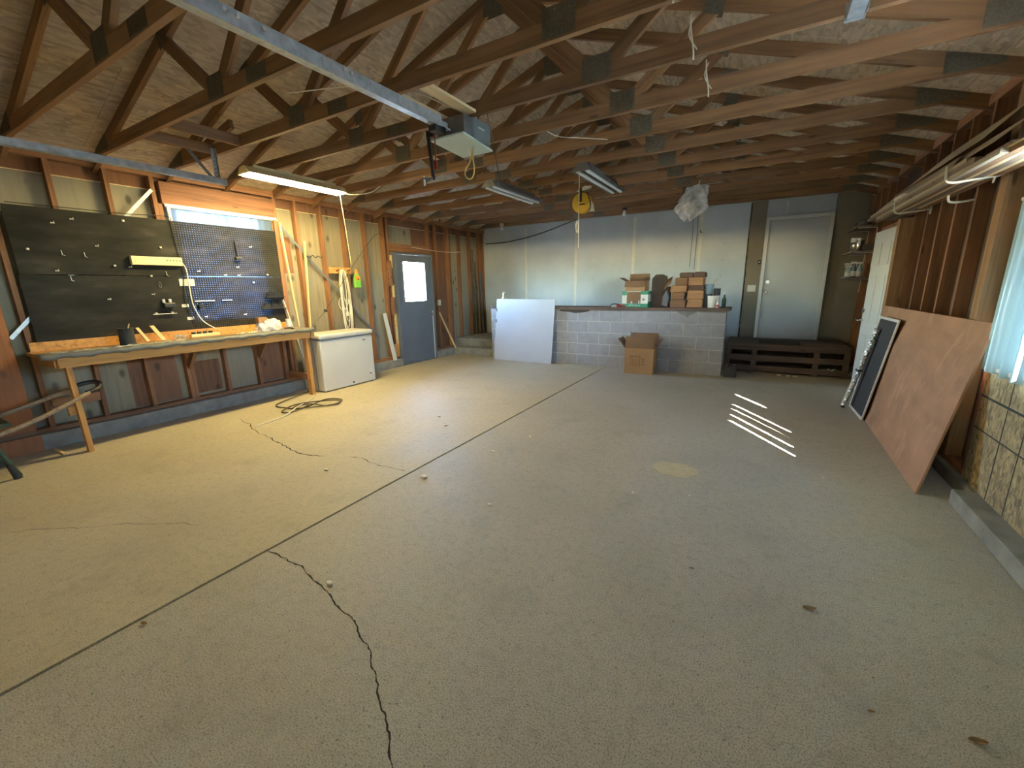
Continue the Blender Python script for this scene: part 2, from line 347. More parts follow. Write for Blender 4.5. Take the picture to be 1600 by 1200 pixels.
C4 = [(-3.025, 2.236), (-2.899, 2.27), (-2.725, 2.239), (-2.519, 2.246), (-2.347, 2.254)]
build('crack', ribbon(C1, 0.0032), CRACK, fl); build('crack', ribbon(C2, 0.006), CRACK, fl)
build('crack', ribbon(C3, 0.0018), CRACK, fl); build('crack', ribbon(C4, 0.003), CRACK, fl)
_pp = []
for k in range(26):
    a = 2 * math.pi * k / 26; r = 1 + random.uniform(-0.1, 0.1); _pp.append((-0.46 + 0.17 * r * math.cos(a), 3.31 + 0.13 * r * math.sin(a), 0.0))
build('repair_patch', MB().slab(_pp, (0, 0, 0.002)), PATCH, fl)

# ------------------------------------------------------------------ left wall
wl = thing('wall_left', (XL, 4.2, 0), 'left garage wall of bare studs over plywood sheathing', 'wall', kind='structure')
for y0, y1 in ((YF, 5.735), (6.735, 7.35)):
    build('concrete_curb', B(XLS - 0.06, -5.80, y0, y1, 0, 0.15), CONC, wl, bevel=0.006)
    beam('sill_plate', (-5.935, y0, 0.169), (-5.935, y1, 0.169), 0.105, 0.038, WOOD, wl)
for z in (2.718, 2.756): beam('top_plate', (-5.943, YF, z), (-5.943, YB, z), 0.088, 0.037, WOOD, wl)
HOLE_L = [(2.42, 3.42, 1.10, 2.42), (5.74, 6.73, 0.0, 2.10)]
def panel_pieces(y0, y1, z0, z1, holes):
    out = [(y0, y1, z0, z1)]
    for a, b, c, d in holes:
        nxt = []
        for (p, q, r, s) in out:
            if b <= p or a >= q or d <= r or c >= s: nxt.append((p, q, r, s)); continue
            if p < a: nxt.append((p, a, r, s))
            if b < q: nxt.append((b, q, r, s))
            m0, m1 = max(p, a), min(q, b)
            if r < c: nxt.append((m0, m1, r, c))
            if d < s: nxt.append((m0, m1, d, s))
        out = nxt
    return out
y = YF; k = 0
ymarks = [YF, 0.26, 1.48, 2.70, 3.92, 5.14, 6.36, 7.58, YB + 0.05]
for a, b in zip(ymarks[:-1], ymarks[1:]):
    mb = MB()
    for p in panel_pieces(a + 0.001, b - 0.001, 0.15, 2.578, HOLE_L): mb.box(XLS - 0.014, XLS, *p)
    build('plywood_panel', mb, SHEATH if k not in (0, 6) else SHEATH_D, wl)
    build('panel_edge', B(XLS - 0.003, XLS + 0.004, a + 0.01, b - 0.01, 2.572, 2.580), PALEW, wl)
    build('upper_panel', B(XLS - 0.012, XLS - 0.004, a, b, 2.582, 2.80), SHEATH_D, wl); k += 1
build('outer_siding', (lambda m: [m.box(XLS - 0.05, XLS - 0.016, *p) for p in panel_pieces(YF - 0.1, YB + 0.1, -0.1, 2.85, HOLE_L)] and m)(MB()), OLDW, wl)
# reddish patches of old paint behind the bench
for (a, b, c, d) in ((1.75, 2.2, 0.2, 0.8), (2.36, 2.66, 0.22, 0.62), (3.15, 3.5, 0.2, 0.85), (3.66, 3.86, 1.7, 2.2)):
    build('stain_patch', B(XLS, XLS + 0.002, a, b, c, d), SHEATH_D, wl)
def studs(ys, z0=0.188, z1=2.70):
    for yy in ys: beam('stud', (-5.9425, yy, z0), (-5.9425, yy, z1), 0.085, 0.038, WOOD, wl, up=(0, 1, 0))
studs([-0.3, 0.25, 0.66, 1.07, 1.48, 1.90, 2.285, 3.645, 3.95, 4.36, 4.765, 5.185, 5.585, 5.69, 6.79, 7.0, 7.40, 7.80, 8.2, 8.58, 8.74])
studs([2.325], 0.188, 2.43); studs([3.60], 0.188, 2.43); studs([2.71, 3.12, 3.50], 0.188, 1.06)
build('shear_panel', B(-5.898, -5.885, YF, 0.955, 0.155, 2.70), SHEARP, wl)
build('shear_panel_apron', B(-5.80, -5.788, YF, 0.955, 0.0, 0.16), SHEARP, wl)
beam('window_header', (-5.925, 2.345, 2.55), (-5.925, 3.625, 2.55), 0.07, 0.235, REDW, wl)
beam('window_sill_board', (-5.935, 2.345, 1.078), (-5.935, 3.625, 1.078), 0.10, 0.036, WOOD, wl)
beam('door_header', (-5.935, 5.70, 2.19), (-5.935, 6.77, 2.19), 0.09, 0.14, WOOD, wl)
beam('bench_ledger', (-5.885, 1.1, 0.42), (-5.885, 1.45, 0.42), 0.025, 0.09, WOOD, wl)
def brace(p0, p1, m=GALV): beam('metal_brace', p0, p1, 0.003, 0.032, m, wl, up=(0, 0, 1))
brace((-5.896, 0.96, 1.07), (-5.896, 2.27, 2.56)); brace((-5.896, 3.63, 2.40), (-5.896, 5.28, 0.60), SLATE) 
# scrap wood nailed beside the door
for (a, b, c, d, m) in ((5.60, 5.69, 1.50, 1.95, WOOD), (5.62, 5.70, 0.98, 1.30, REDW), (5.60, 5.72, 0.19, 0.43, LUMBER)):
    build('nailed_block', B(-5.90, -5.862, a, b, c, d), m, wl, bevel=0.003)
for (c, d) in ((1.82, 2.05), (1.30, 1.52), (0.43, 1.0)): build('shim', B(-5.90, -5.875, 5.685, 5.725, c, d), PALEW, wl)

# window over the bench
w1 = thing('window_1', (XLS, 2.92, 1.10), 'bench window behind the pegboards with sheer blue curtain', 'window', kind='structure')
fr = MB()
for a in ((2.42, 3.42, 1.10, 1.14), (2.42, 3.42, 2.38, 2.42), (2.42, 2.46, 1.14, 2.38), (3.38, 3.42, 1.14, 2.38)): fr.box(-6.02, -5.95, *a)
build('window_frame', fr, WHITE, w1); build('mullion', B(-6.01, -5.96, 2.98, 3.035, 1.14, 2.38), WHITE, w1)
for a, b in ((2.46, 2.98), (3.035, 3.38)): build('pane', B(-5.992, -5.988, a, b, 1.14, 2.38), GLASS, w1)
build('window_trim', B(-5.90, -5.878, 2.36, 3.64, 2.408, 2.432), WHITE, w1)
build('jamb_trim', B(-5.90, -5.875, 2.375, 2.405, 2.20, 2.41), WHITE, w1)
beam('jamb_board', (-5.885, 3.615, 1.0), (-5.885, 3.615, 2.40), 0.03, 0.05, REDW, w1, up=(0, 1, 0))

# side entry door, left wall
d1 = thing('door_1', (-5.85, 6.235, 0), 'blue-grey steel side door with bright glass upper half', 'door', kind='structure')
sl = MB()
for a in ((5.775, 6.695, 0.012, 1.205), (5.775, 6.695, 1.945, 2.065), (5.775, 5.935, 1.205, 1.945), (6.535, 6.695, 1.205, 1.945)): sl.box(-5.875, -5.83, *a)
slab = build('door_slab', sl, SLATE, d1)
build('pane', B(-5.856, -5.850, 5.935, 6.535, 1.205, 1.945), GLASS, d1)
lf = MB()
for a in ((5.915, 6.555, 1.185, 1.21), (5.915, 6.555, 1.94, 1.965), (5.915, 5.94, 1.21, 1.94), (6.53, 6.555, 1.21, 1.94)): lf.box(-5.885, -5.822, *a)
build('glazing_frame', lf, SLATE, d1, bevel=0.004)
df = MB().box(-5.99, -5.80, 5.735, 5.772, 0, 2.10).box(-5.99, -5.80, 6.698, 6.735, 0, 2.10).box(-5.99, -5.80, 5.772, 6.698, 2.068, 2.10)
build('door_frame', df, SLATE, d1)
kb = MB().cyl((-5.83, 6.64, 0.93), (-5.79, 6.64, 0.93), 0.012).lathe((0, 0, 0), [(0.001, 0), (0.02, 0.003), (0.028, 0.02), (0.02, 0.04), (0.001, 0.045)], 14)
for i in range(24, len(kb.v)): p = kb.v[i]; kb.v[i] = Vector((-5.80 + p.z, 6.64 + p.x, 0.93 + p.y))
build('door_knob', kb, CHROME, d1, smooth=True)
build('threshold', B(-5.99, -5.815, 5.772, 6.698, 0.0, 0.018), DULLM, d1)
build('weather_strip', B(-5.828, -5.822, 6.682, 6.695, 0.02, 1.0), WHITE, d1)

# ------------------------------------------------------------------ back wall
wb = thing('wall_back', (-2.3, YB, 0), 'back wall of grey-white taped drywall', 'wall', kind='structure')
DO = [(-0.045, 0.90, 0.0, 2.515)]
xm = [XLS, -4.755, -3.535, -2.295, -1.075, -0.30]
for a, b in zip(xm[:-1], xm[1:]): build('drywall_panel', B(a + 0.001, b - 0.001, YB, YB + 0.013, 0.30, 2.80), DRY, wb)
build('drywall_panel', B(-0.298, -0.047, YB + 0.004, YB + 0.013, 0.30, 2.80), DRYB, wb)
build('drywall_panel', B(-0.045, 0.235, YB, YB + 0.013, 2.515, 2.80), DRY, wb); build('drywall_panel', B(0.238, 0.90, YB, YB + 0.013, 2.515, 2.80), DRY, wb)
build('drywall_panel', B(0.902, XRS, YB + 0.002, YB + 0.013, 0.0, 2.80), DRYB, wb)
random.seed(3)
for x in xm[1:-1]:
    def seam(u, v, x=x): return Vector((x + (u - 0.5) * 0.055 + random.uniform(-0.006, 0.006), YB - 0.0012, 0.34 + v * 2.40))
    build('joint_tape', MB().grid(seam, 1, 26), MUD, wb)
build('joint_tape', MB().grid(lambda u, v: Vector((0.236 + (u - 0.5) * 0.02 + random.uniform(-0.006, 0.006), YB - 0.001, 2.53 + v * 0.24)), 1, 8), MUD, wb)
sc = MB()
for a, b in zip(xm[:-1], xm[1:]):
    for xx in (a + 0.4, a + 0.81):
        if xx < b - 0.1:
            for zz in range(9): sc.cyl((xx + random.uniform(-0.01, 0.01), YB, 0.45 + zz * 0.28), (xx, YB - 0.001, 0.45 + zz * 0.28), 0.008, n=6)
build('screw_dimples', sc, DRYB, wb, kind='stuff')
build('ragged_gap', MB().grid(lambda u, v: Vector((-0.285 + (u - 0.5) * 0.014 + random.uniform(-0.008, 0.008), YB - 0.0015, 0.36 + v * 2.42)), 1, 40), CRACK, wb)
build('backing', B(XLS - 0.05, XRS + 0.05, YB + 0.014, YB + 0.06, -0.1, 2.80), OLDW, wb)
def roofz(x): return 2.954 + (min(x, -4.56 - x) + 5.39) / 3      # underside of the roof deck
gp = lambda y0: MB().slab([(XLS - 0.05, y0, 2.70), (XRS + 0.05, y0, 2.70), (XRS + 0.05, y0, roofz(XRS) - 0.02), (-2.28, y0, roofz(-2.28) + 0.02), (XLS - 0.05, y0, roofz(XLS) - 0.02)], (0, 0.03, 0))
build('gable_panel', gp(YB + 0.02), OSBR, wb)
# back door
d2 = thing('door_2', (0.43, YB, 0.36), 'white back door with a plain slab above wooden pallets', 'door', kind='structure')
build('door_slab', B(0.015, 0.84, YB - 0.03, YB + 0.012, 0.385, 2.455), DOORW, d2, bevel=0.003)
build('door_frame', MB().box(-0.045, 0.012, YB - 0.055, YB + 0.012, 0.33, 2.515).box(0.843, 0.90, YB - 0.055, YB + 0.012, 0.33, 2.515).box(0.012, 0.843, YB - 0.055, YB + 0.012, 2.458, 2.515), WHITE, d2, bevel=0.004)
build('threshold', B(0.012, 0.843, YB - 0.08, YB + 0.01, 0.335, 0.38), DULLM, d2)
kn = MB().cyl((0.075, YB - 0.03, 1.44), (0.075, YB - 0.05, 1.44), 0.032, n=18).cyl((0.075, YB - 0.05, 1.44), (0.075, YB - 0.062, 1.44), 0.016, n=12)
build('deadbolt', kn, CHROME, d2, smooth=True)
kn = MB().cyl((0.065, YB - 0.03, 1.27), (0.065, YB - 0.045, 1.27), 0.034, n=18).cyl((0.065, YB - 0.045, 1.27), (0.065, YB - 0.075, 1.27), 0.012, n=12).cyl((0.065, YB - 0.075, 1.27), (0.065, YB - 0.10, 1.27), 0.03, 0.022, n=16)
build('door_knob', kn, CHROME, d2, smooth=True)

# ------------------------------------------------------------------ right wall
wr = thing('wall_right', (XR, 4.2, 0), 'right garage wall of bare studs beside the lumber rack', 'wall', kind='structure')
HOLE_R = [(1.40, 3.80, 0.90, 2.14)]
ym = [YF, 0.8, 2.02, 3.24, 4.46, 5.68, 6.90, 8.12, YB + 0.05]
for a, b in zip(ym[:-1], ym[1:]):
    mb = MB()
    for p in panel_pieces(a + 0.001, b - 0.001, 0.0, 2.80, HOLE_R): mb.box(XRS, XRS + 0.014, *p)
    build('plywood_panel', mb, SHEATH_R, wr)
build('outer_siding', (lambda m: [m.box(XRS + 0.016, XRS + 0.05, *p) for p in panel_pieces(YF - 0.1, YB + 0.1, -0.1, 2.85, HOLE_R)] and m)(MB()), OLDW, wr)
build('concrete_curb', B(1.21, XRS + 0.05, YF, 3.62, 0, 0.10), CONC, wr, bevel=0.006)
build('concrete_curb', B(1.30, XRS + 0.05, 3.62, 6.30, 0, 0.10), CONC, wr, bevel=0.006)
build('concrete_curb', B(1.30, XRS + 0.05, 7.30, YB, 0, 0.10), CONC, wr, bevel=0.006)
for z in (2.718, 2.756): beam('top_plate', (1.38, YF, z), (1.38, YB, z), 0.088, 0.037, WOOD, wr)
for y0, y1 in ((YF, 6.30), (7.30, YB)): beam('sill_plate', (1.381, y0, 0.119), (1.381, y1, 0.119), 0.086, 0.038, WOOD, wr)
for yy in (6.28, 5.85, 5.49, 5.12, 4.73, 7.32, 7.72, 8.13, 8.53, 8.76, 0.2, 0.61, 1.02, 1.36): beam('stud', (1.381, yy, 0.139), (1.381, yy, 2.70), 0.086, 0.038, WOOD, wr, up=(0, 1, 0))
for yy in (4.33, 4.29, 4.25): beam('king_stud', (1.379, yy, 0.139), (1.379, yy, 2.70), 0.092, 0.039, KINGW, wr, up=(0, 1, 0))
beam('trim_board', (1.385, 3.93, 0.139), (1.385, 3.93, 2.70), 0.08, 0.07, REDW, wr, up=(0, 1, 0))
beam('window_header', (1.38, 1.36, 2.26), (1.38, 3.93, 2.26), 0.085, 0.24, REDW, wr)
build('osb_panel', B(1.325, 1.336, YF, 3.86, 0.102, 0.90), OSBW, wr)
for yy in (3.50, 3.28, 2.98, 2.68, 2.38): build('chalk_line', B(1.3235, 1.325, yy - 0.004, yy + 0.004, 0.105, 0.90), INK, wr)
for zz, w in ((0.695, 0.007), (0.48, 0.004)): build('chalk_line', B(1.3232, 1.325, 1.5, 3.86, zz - w, zz + w), INK, wr)
# window on the right, drawn curtain
w2 = thing('window_2', (XRS, 2.6, 0.90), 'wide right-hand window hung with pale blue curtains', 'window', kind='structure')
fr = MB()
for a in ((1.40, 3.80, 0.90, 0.95), (1.40, 3.80, 2.09, 2.14), (1.40, 1.45, 0.95, 2.09), (3.75, 3.80, 0.95, 2.09)): fr.box(1.40, 1.47, *a)
build('window_frame', fr, WHITE, w2); build('mullion', B(1.41, 1.46, 2.575, 2.625, 0.95, 2.09), WHITE, w2); build('meeting_rail', B(1.41, 1.46, 2.625, 3.75, 1.70, 1.76), WHITE, w2)
for a, b in ((1.45, 2.575), (2.625, 3.75)): build('pane', B(1.434, 1.438, a, b, 0.95, 2.09), GLASS, w2)
build('window_sill', B(1.30, 1.43, 1.35, 3.84, 0.875, 0.90), WHITE, w2, bevel=0.004)
# side door in the right wall
d3 = thing('door_3', (1.235, 6.40, 0), 'white panelled side door standing ajar by the shelves', 'door', kind='structure')
_a = Vector((1.235, 6.405, 0)); _b = Vector((1.197, 7.225, 0)); _d = (_b - _a).normalized(); _n = Vector((-_d.y, _d.x, 0))   # _n points into the room (-x)
def dbox(u0, u1, z0, z1, n0, n1):
    P = [_a + _d * u0 + _n * n0, _a + _d * u1 + _n * n0, _a + _d * u1 + _n * n1, _a + _d * u0 + _n * n1]
    return MB().slab([p + Vector((0, 0, z0)) for p in P], (0, 0, z1 - z0))
DL = (_b - _a).length
build('door_slab', dbox(0, DL, 0.01, 2.03, -0.038, 0), WHITE, d3, bevel=0.003)
for u0, u1 in ((0.10, 0.36), (0.46, 0.72)):
    for z0, z1 in ((0.15, 0.75), (0.92, 1.50), (1.62, 1.88)): build('raised_panel', dbox(u0, u1, z0, z1, 0, 0.007), WHITE, d3, bevel=0.006)
for z in (0.25, 1.03, 1.80): build('hinge', dbox(-0.012, 0.012, z - 0.045, z + 0.045, -0.01, 0.006), DULLM, d3)
p = _a + _d * (DL - 0.06)
kn = MB().cyl(p + Vector((0, 0, 0.93)), p + _n * 0.05 + Vector((0, 0, 0.93)), 0.012).cyl(p + _n * 0.045 + Vector((0, 0, 0.93)), p + _n * 0.075 + Vector((0, 0, 0.93)), 0.026, 0.02, n=14)
build('door_knob', kn, CHROME, d3, smooth=True)
build('deadbolt', MB().cyl(p + Vector((0, 0, 1.05)), p + _n * 0.02 + Vector((0, 0, 1.05)), 0.026, n=14), DULLM, d3, smooth=True)
beam('door_jamb', (1.29, 6.325, 0.0), (1.29, 6.325, 2.09), 0.13, 0.12, KINGW, d3, up=(0, 1, 0))
beam('door_jamb', (1.31, 7.28, 0.0), (1.31, 7.28, 2.09), 0.09, 0.04, WOOD, d3, up=(0, 1, 0))
beam('door_jamb', (1.31, 6.39, 2.07), (1.31, 7.27, 2.07), 0.09, 0.04, WOOD, d3)

# ------------------------------------------------------------------ front wall (behind the camera)
wf = thing('wall_front', (-2.3, YF, 0), 'front wall closed by the overhead garage door', 'wall', kind='structure')
build('front_sheathing', MB().box(XLS - 0.05, -4.75, YF - 0.05, YF, 0, 2.80).box(0.19, XRS + 0.05, YF - 0.05, YF, 0, 2.80).box(-4.75, 0.19, YF - 0.05, YF, 2.25, 2.80), SHEATH, wf)
for k in range(4): build('garage_door_section', B(-4.76, 0.20, YF - 0.07, YF - 0.03, 0.005 + k * 0.5625, 0.562 + k * 0.5625), WHITE, wf, bevel=0.008)
build('gable_panel', gp(YF - 0.05), OSBR, wf)

# ------------------------------------------------------------------ roof deck and trusses
cl = thing('ceiling', (-2.28, 4.2, 4.0), 'underside of the OSB roof deck above the trusses', 'ceiling', kind='structure')
PW, PL = 1.215, 2.438
pm = bpy.data.meshes.new('roof_panel'); _m = MB().box(0.0015, PL - 0.0015, 0.0015, PW - 0.0015, 0, 0.012); pm.from_pydata(_m.v, [], _m.f); pm.materials.append(OSBR)
sl_ang = math.atan(1 / 3)
for side in (1, -1):
    for row in range(4):
        u0 = row * PW                       # distance down the slope from the ridge
        for c in range(-1, 5):
            y0 = YF - 0.3 + c * PL + (PL / 2 if row % 2 else 0)
            if y0 > YB + 0.3 or y0 + PL < YF - 0.2: continue
            o = bpy.data.objects.new('osb_panel', pm); COL.objects.link(o); o.parent = cl
            # local X -> world Y, local Y -> down the slope, local Z -> up
            dn = Vector((-side * math.cos(sl_ang), 0, -math.sin(sl_ang))) if side == 1 else Vector((math.cos(sl_ang), 0, -math.sin(sl_ang)))
            X = Vector((0, 1, 0)); Yv = dn; Z = X.cross(Yv)
            org = Vector((-2.28, y0, roofz(-2.28))) + dn * u0
            if Z.z < 0: X = -X; Z = X.cross(Yv); org = org + Vector((0, PL, 0))
            o.rotation_euler = Matrix((X, Yv, Z)).transposed().to_euler(); o.location = org - WL[cl]; WL[o] = org
build('ridge_board', MB().slab([(-2.50, YF - 0.3, roofz(-2.28) + 0.016 - 0.22 / 3), (-2.28, YF - 0.3, roofz(-2.28) + 0.016), (-2.06, YF - 0.3, roofz(-2.28) + 0.016 - 0.22 / 3), (-2.06, YF - 0.3, roofz(-2.28) + 0.05), (-2.50, YF - 0.3, roofz(-2.28) + 0.05)], (0, YB - YF + 0.6, 0)), OLDW, cl)
for sd in (-1, 1):
    build('roof_light_shield', MB().slab([(-2.28, YF - 0.35, roofz(-2.28) + 0.018), (-2.28, YB + 0.35, roofz(-2.28) + 0.018), (-2.28 + sd * 4.65, YB + 0.35, roofz(-2.28) + 0.018 - 4.65 / 3), (-2.28 + sd * 4.65, YF - 0.35, roofz(-2.28) + 0.018 - 4.65 / 3)], (0, 0, 0.02)), DARKRUB, cl)  # unseen cover added to seal light leaks, eave lengthened to shade right window
ORD = ['nearest', 'second', 'third', 'fourth', 'fifth', 'sixth', 'seventh', 'eighth', 'ninth', 'tenth', 'eleventh', 'twelfth', 'thirteenth', 'fourteenth', 'fifteenth']
GMESH = {}
def gusset(x, y, z, w, h, parent, ang=0.0):
    for s in (-1, 1):
        key = (w, h)
        if key not in GMESH:
            me = bpy.data.meshes.new('gusset_plate'); m = MB().box(-w / 2, w / 2, -0.001, 0.001, -h / 2, h / 2)
            n = int(w / 0.012)
            for i in range(n):
                xx = -w / 2 + (i + 0.5) * w / n; m.box(xx - 0.002, xx + 0.002, -0.003, 0.003, -h / 2 + 0.005, h / 2 - 0.005)
            me.from_pydata(m.v, [], m.f); me.materials.append(GUSSET); GMESH[key] = me
        o = bpy.data.objects.new('gusset_plate', GMESH[key]); COL.objects.link(o); o.parent = parent
        o.location = Vector((x, y + s * 0.0215, z)) - WL[parent]; o.rotation_euler = (0, ang, 0); WL[o] = Vector((x, y, z))
CH = 0.10; TC = 0.092
def mirror(x): return -4.56 - x
for k in range(15):
    ty = 2.455 + 0.608 * (k - 4)
    n = 14 - k
    lab = 'roof truss nearest the back drywall wall' if n == 0 else '%s roof truss counted from the back wall' % ORD[n]
    tr = thing('roof_truss', (-2.28, ty, ZC), lab, 'truss', 'wooden roof trusses')
    beam('bottom_chord', (-5.96, ty, ZC + CH / 2), (1.40, ty, ZC + CH / 2), 0.038, CH, TRUSS, tr)
    for s in (0, 1):
        f = (lambda x: x) if s == 0 else mirror
        zt = lambda x: roofz(x) - TC / 2 / math.cos(sl_ang)
        beam('top_chord', (f(-6.02), ty, zt(-6.02) + 0.0), (f(-2.285), ty, zt(-2.285)), 0.0385, TC, TRUSS, tr)
        beam('web', (f(-3.52), ty, ZC + CH - 0.01), (f(-4.09), ty, zt(-4.09) - 0.03), 0.037, 0.089, TRUSS, tr)
        beam('web', (f(-3.40), ty, ZC + CH - 0.01), (f(-2.34), ty, zt(-2.34) - 0.05), 0.0375, 0.089, TRUSS, tr)
        gusset(f(-3.46), ty, ZC + 0.085, 0.20, 0.15, tr); gusset(f(-4.09), ty, zt(-4.09) - 0.01, 0.13, 0.13, tr, -sl_ang if s == 0 else sl_ang)
        gusset(f(-5.62), ty, ZC + 0.08, 0.30, 0.13, tr)
    gusset(-2.95, ty, ZC + 0.05, 0.22, 0.088, tr); gusset(-2.28, ty, roofz(-2.28) - 0.12, 0.20, 0.18, tr)

# ================================================================== THINGS, left side
# pegboards: real punched holes on a one inch grid
def pegboard(y0, y1, z0, z1, x, label):
    P, H = 0.0254, 0.0072
    ny = int((y1 - y0) / P); nz = int((z1 - z0) / P)
    ys = [y0]; zs = [z0]; oy = ((y1 - y0) - ny * P) / 2; oz = ((z1 - z0) - nz * P) / 2
    for i in range(ny): ys += [y0 + oy + (i + 0.5) * P - H / 2, y0 + oy + (i + 0.5) * P + H / 2]
    for i in range(nz): zs += [z0 + oz + (i + 0.5) * P - H / 2, z0 + oz + (i + 0.5) * P + H / 2]
    ys.append(y1); zs.append(z1); mb = MB(); W = len(ys)
    mb.v = [Vector((x, yy, zz)) for zz in zs for yy in ys]
    for j in range(len(zs) - 1):
        i = 0
        while i < len(ys) - 1:
            if j % 2 == 0:      # a solid strip between rows of holes, in one long face per two cells
                mb.f.append((j * W + i, j * W + i + 1, (j + 1) * W + i + 1, (j + 1) * W + i))
            elif i % 2 == 0 or ys[i] < 2.385:
                mb.f.append((j * W + i, j * W + i + 1, (j + 1) * W + i + 1, (j + 1) * W + i))
            i += 1
    return build('pegboard', mb, PEG, None, solid=0.005, label=label, cat='pegboard', group='black pegboards over the bench')
pegboard(1.12, 3.59, 1.645, 2.252, -5.872, 'upper black pegboard on the wall above the workbench')
pegboard(1.11, 3.58, 1.00, 1.638, -5.872, 'lower black pegboard resting behind the workbench top')
PX = -5.869
def hook(y, z, kind, label):
    mb = MB()
    if kind == 0:
        mb.tube([(PX - 0.01, y, z), (PX + 0.012, y, z), (PX + 0.03, y, z - 0.006), (PX + 0.04, y, z - 0.002), (PX + 0.042, y, z + 0.014)], 0.0028)
        mb.box(PX, PX + 0.003, y - 0.014, y + 0.014, z - 0.004, z + 0.006)
    elif kind == 1:
        mb.tube([(PX, y, z + 0.02), (PX + 0.008, y, z + 0.02), (PX + 0.008, y + 0.002, z - 0.02), (PX + 0.02, y + 0.016, z - 0.026)], 0.0028)
    else:
        mb.lathe((PX + 0.013, y, z - 0.011), [(0.003, 0), (0.011, 0.003), (0.0125, 0.011), (0.011, 0.019), (0.003, 0.022)], 10).cyl((PX, y, z), (PX + 0.01, y, z), 0.005)
    build('peg_hook', mb, WHITE2, None, smooth=True, label=label, cat='hook', group='small hooks in the pegboards')
ORDN = ['leftmost', 'second', 'third', 'fourth', 'fifth', 'sixth', 'seventh', 'eighth', 'ninth', 'tenth', 'eleventh', 'twelfth', 'thirteenth']
HOOKS = [(y, z, k) for y, z, k in ((1.42, 2.12, 0), (1.56, 2.17, 0), (1.43, 1.85, 1), (1.59, 1.84, 1), (1.70, 1.93, 0), (1.37, 1.68, 0), (1.45, 1.61, 1), (1.70, 1.40, 0), (2.08, 1.44, 0), (1.93, 1.73, 0), (2.57, 1.70, 0), (2.86, 1.66, 0), (3.02, 1.66, 0), (3.02, 1.76, 0), (2.24, 1.67, 1), (3.22, 2.02, 0), (2.56, 1.16, 0), (3.02, 1.16, 0))] + [(y, z, 2) for y, z in ((1.21, 1.87), (1.95, 2.20), (2.23, 1.95), (1.80, 1.74), (2.09, 1.64), (3.19, 1.57), (3.39, 1.67))]
for up in (True, False):
    for rnd in (True, False):
        sel = sorted(h for h in HOOKS if (h[1] > 1.642) == up and (h[2] == 2) == rnd)
        for i, (yy, zz, kd) in enumerate(sel):
            which = ORDN[i] if i == 0 else '%s from left' % ORDN[i]
            hook(yy, zz, kd, '%s %s on the %s black pegboard' % (which, 'round white peg knob' if rnd else 'small white hook', 'upper' if up else 'lower'))
# cream power box
pb = thing('power_outlet_box', (PX, 2.165, 1.755), 'long cream power outlet box fixed to the upper pegboard', 'power strip')
build('housing', B(PX, PX + 0.055, 1.935, 2.40, 1.755, 1.845), CREAM, pb, bevel=0.006)
build('cover_panel', B(PX + 0.055, PX + 0.058, 1.965, 2.085, 1.775, 1.83), CREAM, pb, bevel=0.001)
build('seam', B(PX + 0.0545, PX + 0.0556, 2.09, 2.35, 1.780, 1.783), DRYB, pb)
for k in range(5): build('outlet', B(PX + 0.0545, PX + 0.0562, 2.245 + k * 0.03, 2.262 + k * 0.03, 1.80, 1.818), DRYB, pb)
# label card, racks, holders
build('paper_card', B(PX, PX + 0.003, 2.35, 2.505, 1.53, 1.61), MUD, None, label='pale paper card pinned near the middle of the pegboards', cat='card')
for (y0, y1, z, wh) in ((2.33, 2.40, 1.285, 'higher'), (2.36, 2.43, 1.135, 'lower')): build('paper_tag', B(PX, PX + 0.002, y0, y1, z, z + 0.035), MUD, None, label='%s of two small pale tags beside the pegboard wires' % wh, cat='tag', group='small tags on the lower pegboard')
dr = thing('tool_holder', (PX, 2.19, 1.29), 'black tool holder with white knobs on the lower pegboard', 'holder')
build('body', B(PX, PX + 0.07, 2.14, 2.25, 1.29, 1.345), BLACK, dr, bevel=0.01)
for yy in (2.155, 2.215): build('knob', MB().cyl((PX + 0.02, yy, 1.345), (PX + 0.02, yy, 1.385), 0.014, n=10), WHITE2, dr, smooth=True)
rb = thing('wire_rail', (PX, 2.14, 1.21), 'white wire rail with two posts low on the pegboard', 'rail')
build('rod', MB().tube([(PX + 0.03, 2.03, 1.222), (PX + 0.03, 2.255, 1.222)], 0.005), WHITE2, rb)
for yy in (2.065, 2.215): build('post', MB().cyl((PX, yy, 1.232), (PX + 0.034, yy, 1.232), 0.010, n=10), WHITE2, rb)
for (y0, y1, lb) in ((2.47, 2.68, 'longer white bar rack on the window part of the pegboard'), (2.77, 2.885, 'shorter white bar rack on the window part of the pegboard')):
    bb = thing('bar_rack', (PX, y0, 1.345), lb, 'rack'); build('bar', B(PX + 0.012, PX + 0.018, y0, y1, 1.345, 1.357), WHITE2, bb)
    for q in (0.15, 0.85): build('pin', MB().cyl((PX - 0.004, y0 + (y1 - y0) * q, 1.351), (PX + 0.014, y0 + (y1 - y0) * q, 1.351), 0.004, n=8), DULLM, bb)
build('black_clip', MB().box(PX, PX + 0.04, 2.49, 2.545, 1.25, 1.315).cyl((PX + 0.01, 2.517, 1.315), (PX + 0.01, 2.517, 1.34), 0.01), BLACK, None, label='small black clip below the longer white bar rack', cat='clip')
